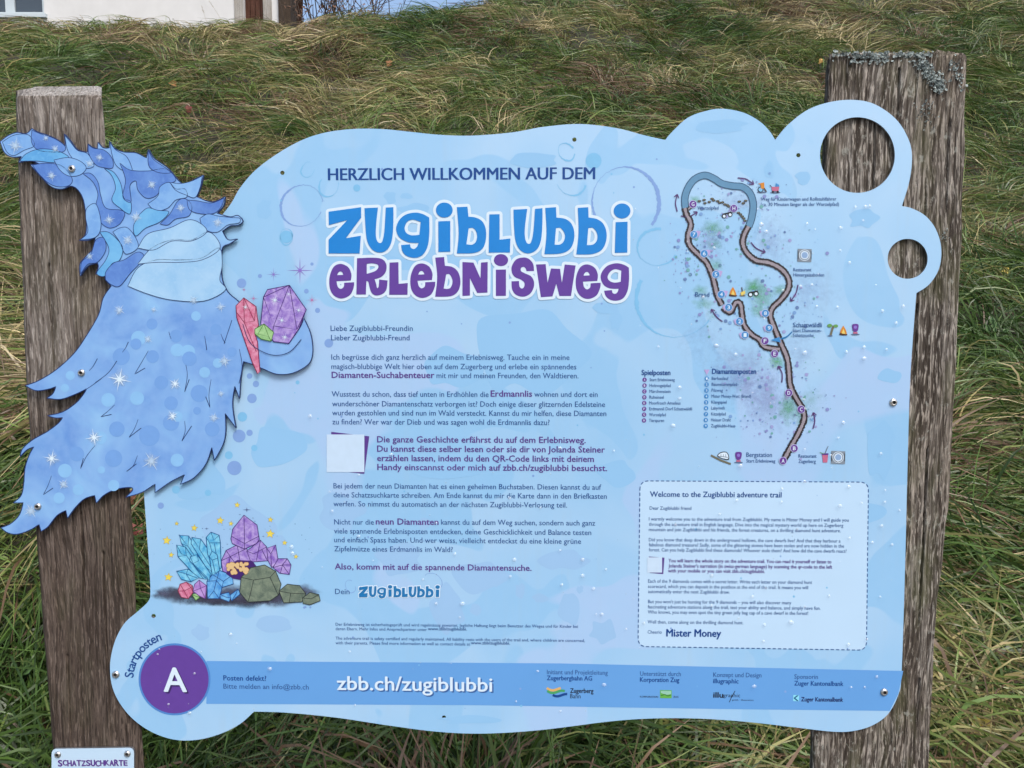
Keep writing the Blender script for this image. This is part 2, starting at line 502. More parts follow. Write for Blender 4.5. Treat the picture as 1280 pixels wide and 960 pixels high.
def build_house():
    Y = 13.0
    m, t, b = new_mat('white_plaster')
    n = noise_n(t, mapping(t, (3, 3, 3)), 1.0, 5)
    t.links.new(mixc(t, n, (0.50, 0.50, 0.49, 1), (0.66, 0.66, 0.65, 1)), b.inputs['Base Color']); b.inputs['Roughness'].default_value = 0.9
    brown = wood_material('door_boards', (0.04, 0.018, 0.012, 1), (0.09, 0.04, 0.028, 1), (0.13, 0.065, 0.045, 1))
    dark = wood_material('dark_timber', (0.025, 0.018, 0.013, 1), (0.05, 0.036, 0.026, 1), (0.1, 0.075, 0.055, 1))
    grey = paint('painted_frame', srgbk(222, 224, 228), 0.5)
    stone = wood_material('door_frame_stone', (0.2, 0.19, 0.17, 1), (0.34, 0.32, 0.29, 1), (0.44, 0.42, 0.38, 1))
    gm, gt, gb = new_mat('window_glass'); gb.inputs['Base Color'].default_value = (0.05, 0.065, 0.08, 1); gb.inputs['Roughness'].default_value = 0.06
    xr = at_y(349, 10, Y).x
    zb = 4.2
    h = empty('white_house', ((xr - 4.5), Y, zb))
    tag(h, 'white plastered house with brown door on the hill crest', 'house')
    ox, oy, oz = xr - 4.5, Y, zb
    X = lambda px: at_y(px, 10, Y).x - ox
    Z = lambda py: at_y(100, py, Y).z - oz
    rx = X(349)
    zwin, wtop = Z(18), Z(18) + 1.15
    wins = [(X(-30), X(55)), (X(-260), X(-175))]
    door = (X(304), X(329)); dtop = Z(12) + 1.8
    # wall built round its openings
    wb = MB()
    xs = sorted([-6.5, rx] + [a for p in wins + [door] for a in p])
    for a, c in zip(xs[:-1], xs[1:]):
        mid = (a + c) / 2
        if any(p[0] < mid < p[1] for p in wins):
            wb.box(a, c, 0, 0.35, -0.6, zwin); wb.box(a, c, 0, 0.35, wtop, 4.2)
        elif door[0] < mid < door[1]:
            wb.box(a, c, 0, 0.35, dtop, 4.2)
        else:
            wb.box(a, c, 0, 0.35, -0.6, 4.2)
    wb.box(-6.5, rx, 7.0, 7.35, -0.6, 4.2)
    wb.box(-6.5, -6.15, 0.35, 7.0, -0.6, 4.2); wb.box(rx - 0.35, rx, 0.35, 7.0, -0.6, 4.2)
    wb.add([(-6.5, 0.02, 4.2), (-6.5, 7.33, 4.2), (-6.5, 3.67, 6.6)], [(0, 1, 2)])
    wb.add([(rx, 0.02, 4.2), (rx, 7.33, 4.2), (rx, 3.67, 6.6)], [(0, 2, 1)])
    skew = lambda q: [(a - 0.31 * max(0.0, b - 0.35), b, c_) for a, b, c_ in q]
    wb.v = skew(wb.v); wb.build('wall', m, h)
    cp = MB(); cp.box(rx + 0.003, rx + 0.2, -0.06, 0.3, -0.6, 4.3); cp.build('corner_post', dark, h)
    r_ = MB()
    for s in (0, 1):
        y0, y1 = (-0.7, 3.67) if s == 0 else (8.05, 3.67)
        z0 = 4.2 - 0.7 * 2.4 / 3.67 + 0.05
        r_.add([(-6.9, y0, z0), (rx + 0.6, y0, z0), (rx + 0.6, y1, 6.66), (-6.9, y1, 6.66), (-6.9, y0, z0 + .15), (rx + .6, y0, z0 + .15), (rx + .6, y1, 6.81), (-6.9, y1, 6.81)],
               [(0, 1, 2, 3), (4, 5, 6, 7), (0, 1, 5, 4), (2, 3, 7, 6), (0, 3, 7, 4), (1, 2, 6, 5)])
    r_.v = skew(r_.v); r_.build('roof', paint('roof_tile', (0.16, 0.07, 0.045, 1), 0.8, 0.25, 9), h)
    for a, c in wins:
        fb = MB(); q = 0.055
        fb.box(a, a + q, 0.05, 0.12, zwin, wtop); fb.box(c - q, c, 0.05, 0.12, zwin, wtop)
        fb.box(a + q, c - q, 0.05, 0.12, zwin, zwin + q); fb.box(a + q, c - q, 0.05, 0.12, wtop - q, wtop)
        mid = a + (c - a) * 0.47
        fb.box(mid - 0.075, mid + 0.075, 0.052, 0.118, zwin + q, wtop - q)
        wo = fb.build('window', grey, h)
        gb_ = MB(); gb_.box(a + q, c - q, 0.08, 0.1, zwin + q, wtop - q); gb_.build('pane', gm, wo)
        sb = MB(); sb.box(a - 0.05, c + 0.05, -0.06, 0.048, zwin - 0.06, zwin - 0.003); sb.build('sill', grey, wo)
    db = MB(); n_ = 4; wd = (door[1] - door[0]) / n_
    for k in range(n_): db.box(door[0] + k * wd + 0.004, door[0] + (k + 1) * wd - 0.004, 0.1, 0.15, -0.5, dtop)
    do = db.build('door', brown, h)
    fr = MB(); fr.box(door[0] - 0.14, door[0] - 0.003, -0.02, 0.05 - 0.053, -0.5, dtop + 0.14); fr.box(door[1] + 0.003, door[1] + 0.14, -0.02, -0.003, -0.5, dtop + 0.14)
    fr.box(door[0] - 0.003, door[1] + 0.003, -0.02, -0.003, dtop + 0.003, dtop + 0.14)
    fr.build('door_frame', stone, h)
build_house()

def build_shrub(name, label, px, py, y, hgt, seed):
    rr = random.Random(seed)
    p = at_y(px, py, y)
    z0 = float(gz(p.x, y))
    root = empty(name, (p.x, y, z0 - 0.02)); tag(root, label, 'shrub', 'bare shrubs on the crest')
    tw = MB(); lf = MB()
    for k in range(22):
        a = rr.uniform(0, 6.28); lean = rr.uniform(0.1, 0.55); L = hgt * rr.uniform(0.6, 1.0)
        pts = []; q = Vector((0, 0, 0)); d = Vector((math.cos(a) * lean, math.sin(a) * lean, 1)).normalized()
        for i in range(7):
            pts.append(q.copy()); d = (d + Vector((rr.gauss(0, .14), rr.gauss(0, .14), rr.gauss(0, .05)))).normalized(); q = q + d * L / 6
            if i > 1:
                for s in range(2):
                    e = (d + Vector((rr.gauss(0, .7), rr.gauss(0, .7), rr.gauss(.1, .4)))).normalized()
                    l2 = L * rr.uniform(.12, .3)
                    mid = q + e * l2 * .5 + Vector((0, 0, rr.uniform(-.02, .03)))
                    tw.tube([q, mid, q + e * l2], [.005, .004, .0025], 4)
                    for j in range(3):
                        if rr.random() < .55:
                            c = q + e * l2 * rr.uniform(.3, 1); u = Vector((rr.gauss(0, 1), rr.gauss(0, 1), rr.gauss(0, 1))).normalized(); v = u.orthogonal().normalized()
                            sz = rr.uniform(.018, .034)
                            lf.add([c - u * sz, c + v * sz * .55, c + u * sz, c - v * sz * .55 + u.cross(v) * sz * .2], [(0, 1, 2, 3)])
        tw.tube(pts, [.013 - .0016 * i for i in range(7)], 5)
    tw.build('branches', paint('bark_twig', (.06, .045, .035, 1), .9), root)
    lf.build('leaves', paint('autumn_leaf', (.16, .085, .05, 1), .7, .35, 30), root)
build_shrub('bare_shrub', 'leafless dark shrub right beside the house corner post', 400, 20, 11.6, 2.1, 3)
build_shrub('bare_shrub', 'twiggy shrub with reddish leaves against the sky where the crest rises', 455, 15, 11.9, 2.2, 5)

# ------------------------------------------------------------------ the sign: geometry of its plane
YAW = R(1.3)
D0 = 1.11
root = empty('information_sign', (0.0, D0, 0.0), -YAW)
tag(root, 'pale blue cloud-edged trail information board on two weathered wooden posts', 'sign')
U = np.array([math.cos(YAW), -math.sin(YAW), 0.0])      # along the board
N = np.array([math.sin(YAW), math.cos(YAW), 0.0])       # into the board (local +y)
CR = np.array(cr)
def L(px, py, d=0.0):
    """points of the photograph seen on the sign's own plane, local y = d; returns local (x, z)"""
    px = np.asarray(px, float); py = np.asarray(py, float)
    r = np.stack([(px - 640) / F_PX, (480 - py) / F_PX, -np.ones_like(px)], -1) @ CR.T
    o = np.array([0.0, D0, 0.0]) + N * d
    t = ((o - np.array(CAM)) @ N) / (r @ N)
    p = np.array(CAM) + r * t[..., None] - np.array([0.0, D0, 0.0])
    return np.stack([p @ U, p[..., 2]], -1)

def cr_contour(pts, n=6, closed=True):
    """Catmull-Rom through the points; a point with a third element is a corner"""
    out = []; m = len(pts)
    rng = range(m) if closed else range(m - 1)
    P = [np.array(p[:2], float) for p in pts]; C = [len(p) > 2 for p in pts]
    for i in rng:
        j = (i + 1) % m
        p1, p2 = P[i], P[j]
        p0 = P[(i - 1) % m] if (closed or i > 0) else p1
        p3 = P[(j + 1) % m] if (closed or j < m - 1) else p2
        if C[i]: p0 = p1 - (p2 - p1) * 0.5
        if C[j]: p3 = p2 + (p2 - p1) * 0.5
        k = 1 if (C[i] and C[j]) else n
        for a in range(k):
            t = a / k
            out.append(0.5 * (2 * p1 + (p2 - p0) * t + (2 * p0 - 5 * p1 + 4 * p2 - p3) * t * t + (3 * p1 - p0 - 3 * p2 + p3) * t ** 3))
    if not closed: out.append(P[-1])
    return np.array(out)

def inside(poly, pts):
    x, y = pts[:, 0], pts[:, 1]
    a = poly; b = np.roll(poly, -1, 0)
    ay, by = a[:, 1][:, None], b[:, 1][:, None]; ax, bx = a[:, 0][:, None], b[:, 0][:, None]
    cond = (ay > y) != (by > y)
    with np.errstate(divide='ignore', invalid='ignore'):
        xi = (bx - ax) * (y - ay) / (by - ay) + ax
    return (np.sum(cond & (x < xi), axis=0) % 2) == 1

def fill(polys, rule='eo'):
    vs, es = [], []
    for p in polys:
        n = len(vs); k = len(p)
        vs += [Vector((float(a), float(b))) for a, b in p]
        es += [(n + i, n + (i + 1) % k) for i in range(k)]
    ov, oe, of, _, _, _ = delaunay_2d_cdt(vs, es, [], 0, 1e-6)
    V = np.array([(v.x, v.y) for v in ov]); T = np.array([f for f in of if len(f) == 3])
    cen = V[T].mean(1)
    ins = np.zeros(len(T), int)
    for p in polys:
        ins += inside(np.asarray(p), cen)
    keep = (ins % 2 == 1) if rule == 'eo' else (ins > 0)
    return V, T[keep]

def circle(cx, cy, r, n=28, ry=None, a0=0.0):
    t = np.linspace(0, 2 * math.pi, n, endpoint=False) + a0
    return np.stack([cx + r * np.cos(t), cy + (ry or r) * np.sin(t)], 1)

def strip(pts, w, closed=False):
    """ribbon of width w (scalar or per point) along a line"""
    p = np.asarray(pts, float); m = len(p)
    if closed: tg = np.roll(p, -1, 0) - np.roll(p, 1, 0)
    else: tg = np.gradient(p, axis=0)
    tg /= (np.linalg.norm(tg, axis=1, keepdims=True) + 1e-9)
    nn = np.stack([-tg[:, 1], tg[:, 0]], 1) * (np.asarray(w, float).reshape(-1, 1) / 2)
    V = np.concatenate([p + nn, p - nn]); k = m if closed else m - 1
    F = [(i, (i + 1) % m, m + (i + 1) % m, m + i) for i in range(k)]
    return V, F

class Art:
    """flat print on the sign: pixel shapes carried over to the board plane, one mesh"""
    def __init__(s, d=0.0): s.v = []; s.f = []; s.m = []; s.mats = []; s.d = d
    def mi(s, mat):
        if mat not in s.mats: s.mats.append(mat)
        return s.mats.index(mat)
    def raw(s, xz, faces, layer, mat):
        n = len(s.v); y = s.d - 0.00015 * layer
        s.v += [(float(a), y, float(b)) for a, b in xz]
        for f in faces:
            f = [int(i) for i in f]
            # face the viewer (-y)
            (x0, z0), (x1, z1), (x2, z2) = (xz[f[0]], xz[f[1]], xz[f[2]])
            if (x1 - x0) * (z2 - z0) - (x2 - x0) * (z1 - z0) < 0: f = f[::-1]
            s.f.append(tuple(i + n for i in f)); s.m.append(s.mi(mat))
    def px(s, V, F, layer, mat): s.raw(L(V[:, 0], V[:, 1], s.d), F, layer, mat)
    def poly(s, pts, layer, mat): s.px(*fill([np.asarray(pts, float)]), layer, mat)
    def line(s, pts, wd, layer, mat, closed=False): s.px(*strip(pts, wd, closed), layer, mat)
    def build(s, name, parent): return link_mesh(name, s.v, s.f, s.mats, parent, s.m)

# ------------------------------------------------------------------ text
_tcache = {}
def text_geo(body, off=0.0, res=3):
    key = (body, off, res)
    if key in _tcache: return _tcache[key]
    cu = bpy.data.curves.new('tmp_text', 'FONT'); cu.body = body; cu.size = 1.0; cu.resolution_u = res; cu.offset = off
    ob = bpy.data.objects.new('tmp_text', cu); COL.objects.link(ob)
    dg = bpy.context.evaluated_depsgraph_get()
    me = bpy.data.meshes.new_from_object(ob.evaluated_get(dg))
    V = np.array([v.co[:2] for v in me.vertices]); F = [tuple(p.vertices) for p in me.polygons]
    bpy.data.objects.remove(ob); bpy.data.curves.remove(cu); bpy.data.meshes.remove(me)
    _tcache[key] = (V, F)
    return V, F
_H = text_geo('H')[0]
CAPH = _H[:, 1].max() - _H[:, 1].min()

def text(art, body, x0, x1, yb, cap, layer, mat, off=0.0, res=3, double=0.0):
    """one line of lettering between pixel columns x0..x1 on baseline yb, capitals cap pixels tall"""
    V, F = text_geo(body, 0.0, res)
    p = L(np.array([x0, x1]), np.array([yb, yb]), art.d)
    up = L(np.array([x0, x0]), np.array([yb, yb - cap]), art.d)
    ch = up[1, 1] - up[0, 1]
    sx = (p[1, 0] - p[0, 0]) / (V[:, 0].max() - V[:, 0].min()); sz = ch / CAPH
    xz = np.stack([p[0, 0] + (V[:, 0] - V[:, 0].min()) * sx, p[0, 1] + V[:, 1] * sz], 1)
    # heavier strokes: the same letters printed again a hair to each side
    b = off / CAPH * ch
    if off >= 0.009: sh = [(0, 0), (-b, 0), (b, 0), (0, -b * .7), (0, b * .7)]
    elif off > 0: sh = [(-b, 0), (b, 0)]
    else: sh = [(0, 0)]
    if double: sh = [(-double * ch * .5, 0), (0, 0), (double * ch * .5, 0)]
    for i, (ax, az) in enumerate(sh):
        art.raw(xz + np.array([ax, az]), F, layer + 0.1 * i, mat)

# ------------------------------------------------------------------ board sheet
BO = [(287, 257), (300, 235), (320, 212), (350, 190), (380, 174), (410, 165), (445, 161), (480, 161.5), (515, 165), (550, 168.5), (590, 169.5), (640, 165.5),
      (680, 158.5), (725, 155), (770, 160), (805, 169), (831.5, 175, 1), (840, 165), (860, 147), (885, 138), (905, 136), (930, 141), (950, 152), (962, 164), (969, 175, 1),
      (985, 156), (1010, 137), (1040, 127), (1070, 125), (1095, 131), (1120, 149), (1135, 172.5), (1140, 195), (1137, 225), (1127.5, 257.5, 1), (1140, 260.5), (1157, 270), (1170, 287),
      (1176.5, 310), (1174, 335), (1162, 355), (1145.5, 366.5, 1), (1141, 425), (1137.5, 480), (1135, 560), (1131, 720), (1127, 840), (1123, 868), (1110, 892.5), (1090, 907), (1065, 914),
      (1040, 914.5), (1000, 910), (940, 903), (880, 898.5), (820, 898), (765, 901.5), (690, 911), (640, 915.5), (590, 917), (540, 914), (480, 906), (420, 897), (360, 891), (317.5, 889.5, 1),
      (300, 905), (275, 917.5), (245, 925), (215, 924), (185, 912.5), (160, 892.5), (142.5, 865), (137.5, 835), (142.5, 805), (155, 780), (172.5, 764), (185, 752), (188, 740), (186, 700), (180, 617),
      (177, 560), (186, 480), (206, 400), (232, 335), (262, 288)]
HOLES = [circle(1071.8, 193.8, 46.8, 64, 47.3), circle(1134.5, 323.5, 25, 48)]
for hx, hy in ((353, 216), (718, 174.5), (998, 194), (192, 770), (555, 897)):
    HOLES.append(circle(hx, hy, 2.7, 16))

def sheet(name, contours_px, d_front, thick, mats, parent):
    polys = [L(c[:, 0], c[:, 1], d_front) for c in contours_px]
    V, T = fill(polys)
    n = len(V); v = [(a, d_front, b) for a, b in V] + [(a, d_front + thick, b) for a, b in V]
    f, m = [], []
    for t in T:
        (x0, z0), (x1, z1), (x2, z2) = V[t[0]], V[t[1]], V[t[2]]
        t = tuple(int(i) for i in t)
        if (x1 - x0) * (z2 - z0) - (x2 - x0) * (z1 - z0) < 0: t = t[::-1]
        f.append(t); m.append(0); f.append(tuple(i + n for i in t[::-1])); m.append(1)
    for p in polys:
        s = len(v); k = len(p)
        v += [(a, d_front, b) for a, b in p] + [(a, d_front + thick, b) for a, b in p]
        for i in range(k):
            f.append((s + i, s + (i + 1) % k, s + k + (i + 1) % k, s + k + i)); m.append(1)
    return link_mesh(name, v, f, mats, parent, m)

BOC = cr_contour(BO, 6)
board = sheet('board', [BOC] + HOLES, 0.0, 0.004, [M_BOARD, M_EDGE], root)

def screw(parent, px, py, d, r=0.0058):
    c = L(np.array([px]), np.array([py]), d)[0]
    v, f = [], []
    prof = [(1.0, 0.0), (0.98, 0.0009), (0.85, 0.0022), (0.6, 0.003), (0.42, 0.0031), (0.40, 0.0014), (0.0, 0.0012)]
    n = 20
    for k, (rr, h) in enumerate(prof):
        for i in range(n):
            a = 2 * math.pi * i / n
            q = rr * r if k < 4 else rr * r * (1.0 if i % 3 else 1.1)
            v.append((c[0] + q * math.cos(a), d - h, c[1] + q * math.sin(a)))
    for k in range(len(prof) - 1):
        for i in range(n):
            f.append((k * n + i, (k + 1) * n + i, (k + 1) * n + (i + 1) % n, k * n + (i + 1) % n))
    mi = [0 if j < 4 * n else 1 for j in range(len(f))]
    return link_mesh('screw', v, f, [M_STEEL, M_DARK], parent, mi, True)
for sx, sy in ((145, 843), (1116.5, 503), (1105, 865)): screw(board, sx, sy, 0.0)

# ------------------------------------------------------------------ print on the board
def soft_material(name):
    m, t, b = new_mat(name)
    a = t.nodes.new('ShaderNodeAttribute'); a.attribute_name = 'tint'
    t.links.new(a.outputs['Color'], b.inputs['Base Color'])
    b.inputs['Roughness'].default_value = 0.34
    n = noise_n(t, mapping(t, (1, 0.02, 1)), 130.0, 4, 0.65)
    n2 = noise_n(t, mapping(t, (1, 0.02, 1), (3, 0, 3)), 45.0, 3, 0.6)
    mm = t.nodes.new('ShaderNodeMath'); mm.operation = 'MULTIPLY_ADD'
    t.links.new(n, mm.inputs[0]); mm.inputs[1].default_value = 0.8
    sb = t.nodes.new('ShaderNodeMath'); sb.operation = 'ADD'; t.links.new(a.outputs['Alpha'], sb.inputs[0]); sb.inputs[1].default_value = -0.8
    t.links.new(sb.outputs[0], mm.inputs[2])
    m3 = t.nodes.new('ShaderNodeMath'); m3.operation = 'MULTIPLY_ADD'; t.links.new(n2, m3.inputs[0]); m3.inputs[1].default_value = 0.5; t.links.new(mm.outputs[0], m3.inputs[2])
    al = ramp_fac(t, m3.outputs[0], 0.0, 0.55)
    m4 = t.nodes.new('ShaderNodeMath'); m4.operation = 'MULTIPLY'; t.links.new(al, m4.inputs[0]); t.links.new(a.outputs['Alpha'], m4.inputs[1])
    t.links.new(m4.outputs[0], b.inputs['Alpha'])
    return m
M_SOFT = soft_material('watercolour_wash')

def wash(name, blobs, layer, parent, d=0.0):
    """soft watercolour blotches: pigment fading out towards the rim"""
    v, f, c = [], [], []
    for k, (cx, cy, rx, ry, col, al) in enumerate(blobs):
        n = len(v); seg = 28; rings = [0.0, 0.35, 0.7, 1.0]
        ph = random.random() * 10
        y = d - 0.00015 * layer - 0.00002 * k
        def P(r, i):
            a = 2 * math.pi * i / seg
            j = 1 + 0.28 * math.sin(3 * a + ph) * math.sin(2 * a + ph * 1.7)
            return cx + rx * r * j * math.cos(a), cy + ry * r * j * math.sin(a)
        for ri, r in enumerate(rings):
            for i in range(seg):
                x_, y_ = P(r, i); q = L(np.array([x_]), np.array([y_]), d)[0]
                v.append((q[0], y, q[1])); c.append((*col[:3], al * (1 - r) ** 0.6))
        for ri in range(3):
            for i in range(seg):
                f.append((n + ri * seg + i, n + (ri + 1) * seg + i, n + (ri + 1) * seg + (i + 1) % seg, n + ri * seg + (i + 1) % seg))
    o = link_mesh(name, v, f, M_SOFT, parent)
    at = o.data.attributes.new('tint', 'FLOAT_COLOR', 'POINT'); at.data.foreach_set('color', np.array(c, np.float32).ravel())
    return o

# bubbles and splashes of the background print
bk = Art()
def brush_ring(cx, cy, r, w0, mat, a0=0, a1=6.2832, seed=1, layer=1):
    rr = random.Random(seed); n = max(14, int(abs(a1 - a0) * r / 2.2))
    t = np.linspace(a0, a1, n)
    rad = r + np.array([rr.gauss(0, 0.25) for _ in t]) + 1.3 * np.sin(2 * t + seed)
    wid = w0 * (0.55 + 0.45 * np.sin(1.5 * t + seed)) * np.array([rr.uniform(0.7, 1.2) for _ in t])
    bk.line(np.stack([cx + rad * np.cos(t), cy + rad * np.sin(t)], 1), np.maximum(wid, 0.5), layer, mat)
brush_ring(377, 257, 26, 3.2, LILAC, 0.3, 6.1, 3); brush_ring(411, 232, 13, 2.6, CYAN, -0.3, 3.9, 4)
brush_ring(782, 253, 43, 5, LILAC, 2.2, 7.0, 5); brush_ring(708, 190, 10.5, 2.4, CYAN, 0.2, 5.8, 6); brush_ring(714, 228, 17, 3, CYAN, 0.2, 3.0, 7)
brush_ring(822, 309, 24, 4.2, CYAN, 0.4, 4.9, 8); brush_ring(846, 372, 50, 5.5, CYAN, 0.6, 3.6, 9); brush_ring(385, 212, 9, 2, CYAN, 0, 5, 10)
brush_ring(358, 296, 9, 2, CYAN, 0, 6.28, 11); brush_ring(438, 733, 7, 1, LILAC, 0, 5, 12); brush_ring(541, 727, 11, 1.1, LILAC, -2.5, 1.2, 13)
for x, y, r_, mt in ((302, 354, 6, LILAC), (325, 345, 2.6, LILAC), (397, 388, 3.2, LILAC), (411, 429, 5.5, LILAC), (383, 364, 3, LILAC), (390, 330, 2, LILAC), (299, 545, 8, LILAC), (303, 521, 6, CYAN), (312, 541, 4, LILAC), (286, 569, 5, CYAN), (293, 585, 9, LILAC),
                     (318, 560, 4, CYAN), (260, 616, 4, CYAN), (220, 612, 5, CYAN), (201, 632, 4, LILAC), (315, 498, 6, LILAC), (320, 480, 4, LILAC), (358, 296, 8, CYAN), (742, 201, 10, CYAN), (446, 235, 4.5, CYAN), (312, 470, 3.5, LILAC), (372, 478, 2.5, CYAN)):
    bk.poly(circle(x, y, r_, 22), 1 if r_ < 9 else 1, mt)
rr = random.Random(21)
def blot(cx, cy, rx, ry, mat, seed, layer=0.6):
    q = random.Random(seed); n = 11
    pts = [(cx + rx * q.uniform(.65, 1.15) * math.cos(2 * math.pi * i / n), cy + ry * q.uniform(.65, 1.15) * math.sin(2 * math.pi * i / n)) for i in range(n)]
    bk.poly(cr_contour(pts, 5), layer, mat)
B1 = paint('pale_blue_wash', srgbk(157, 200, 238), mottle=.03, scale=14); B2 = paint('grey_blue_wash', srgbk(166, 199, 236), mottle=.03, scale=14)
for i, (x, y, rx, ry, mt) in enumerate(((488, 247, 8, 9, B1), (507, 245, 9, 4, B1), (520, 262, 22, 8, B1), (470, 330, 60, 12, B1), (655, 440, 75, 60, B1), (562, 460, 40, 26, B1), (600, 720, 38, 22, B2), (560, 760, 22, 30, B2), (500, 700, 30, 24, B2),
                                      (650, 738, 7, 10, B2), (675, 748, 10, 7, B2), (594, 762, 7, 9, B2), (712, 760, 14, 24, B2), (725, 737, 5, 5, B2), (755, 790, 18, 16, B2), (425, 640, 30, 24, B2), (480, 660, 8, 7, B2), (530, 655, 9, 8, B2),
                                      (700, 580, 5, 9, B2), (705, 700, 30, 14, B2), (770, 590, 25, 18, B1), (962, 213, 7, 12, B1), (1004, 222, 10, 9, B1), (900, 158, 38, 11, B1), (1078, 272, 20, 14, B1), (1080, 640, 26, 16, B1),
                                      (1112, 470, 16, 11, B1), (1100, 560, 20, 40, B1), (345, 560, 35, 30, B1), (300, 660, 50, 40, B2), (250, 600, 34, 30, B1), (350, 850, 12, 5, B1), (340, 780, 26, 10, B2), (560, 585, 45, 14, B1),
                                      (250, 790, 12, 10, B2), (340, 690, 20, 30, B2), (590, 900, 40, 6, B1), (330, 260, 10, 14, B1), (670, 200, 30, 12, B1), (760, 385, 18, 8, B1), (770, 400, 8, 14, B1))):
    blot(x, y, rx, ry, mt, 100 + i, 0.3 + 0.02 * i)
for i in range(70):
    x, y = rr.uniform(330, 1120), rr.uniform(185, 890)
    bk.poly(circle(x, y, rr.uniform(.5, 1.6), 10), 1.4, LILAC if rr.random() < .5 else CYAN)
bk.build('bubble_pattern', board)

# pink star glints
sp = Art()
def spark(art, x, y, r, mat, layer, n=8, thin=0.10, a0=0.0):
    pts = []
    for i in range(2 * n):
        a = math.pi * i / n + a0
        q = r * (1.0 if i % 4 == 0 else 0.62) if i % 2 == 0 else r * thin
        pts.append((x + q * math.cos(a), y + q * math.sin(a)))
    art.poly(pts, layer, mat)
VIOL = paint('violet_ink', srgbk(150, 120, 205)); PINK = paint('pink_ink', srgbk(205, 120, 175))
for x, y, r_, m_ in ((375, 338, 17, VIOL), (342, 343, 9, VIOL), (390, 375, 8, PINK), (317, 373, 6, PINK), (305, 362, 4, PINK), (290, 389, 6, PINK)): spark(sp, x, y, r_, m_, 1.6)
sp.build('star_pattern', board)

# footer band and disc
bd = Art()
bd.poly(np.array([(258, 826.2), (700, 829.2), (1129, 838.6), (1125, 857), (1122.5, 868), (1112, 888.6), (900, 886.2), (600, 881.5), (258, 879.8)]), 1, BAND)
bd.build('footer_band', board)
dk = Art()
dk.poly(circle(218.3, 849, 45, 64), 2, paint('ring_ink', srgbk(84, 138, 208))); dk.poly(circle(218.3, 849, 42.6, 64), 3, PURPLE)
text(dk, 'A', 207.5, 235.5, 866, 29.5, 4, paint('letter_shadow_ink', srgbk(62, 38, 100)), 0.016, 3)
text(dk, 'A', 205.5, 233.5, 864, 29.5, 5, WHITE, 0.016, 3)
dk.build('start_disc', board)
arc = Art()
word = 'Startposten'
wid = {'S': .62, 't': .42, 'a': .62, 'r': .44, 'p': .66, 'o': .66, 's': .52, 'e': .6, 'n': .66}
tot = sum(wid[c] for c in word); a_s, a_e = R(180 + 2), R(180 + 73)
acc = 0
for c in word:
    a = a_s + (a_e - a_s) * (acc + wid[c] / 2) / tot; acc += wid[c]
    V, F = text_geo(c, 0.012, 3)
    cx = (V[:, 0].min() + V[:, 0].max()) / 2
    sc_ = 12.6 / CAPH * 0.86
    lx, ly = (V[:, 0] - cx) * sc_ * 0.98, V[:, 1] * sc_
    rad = 51.5; ux, uy = math.cos(a), math.sin(a)           # radial (pixel axes, y down)
    txx, txy = -math.sin(a), math.cos(a)
    q = np.stack([218.3 + ux * (rad + ly) + txx * lx, 849 + uy * (rad + ly) + txy * lx], 1)
    arc.px(q, F, 2, NAVY)
arc.build('arched_lettering', board)

# heading
hd = Art()
text(hd, 'HERZLICH WILLKOMMEN AUF DEM', 410.5, 743.5, 225.3, 14.8, 2, NAVY, 0, 4, 0.075)
hd.build('heading_text', board)

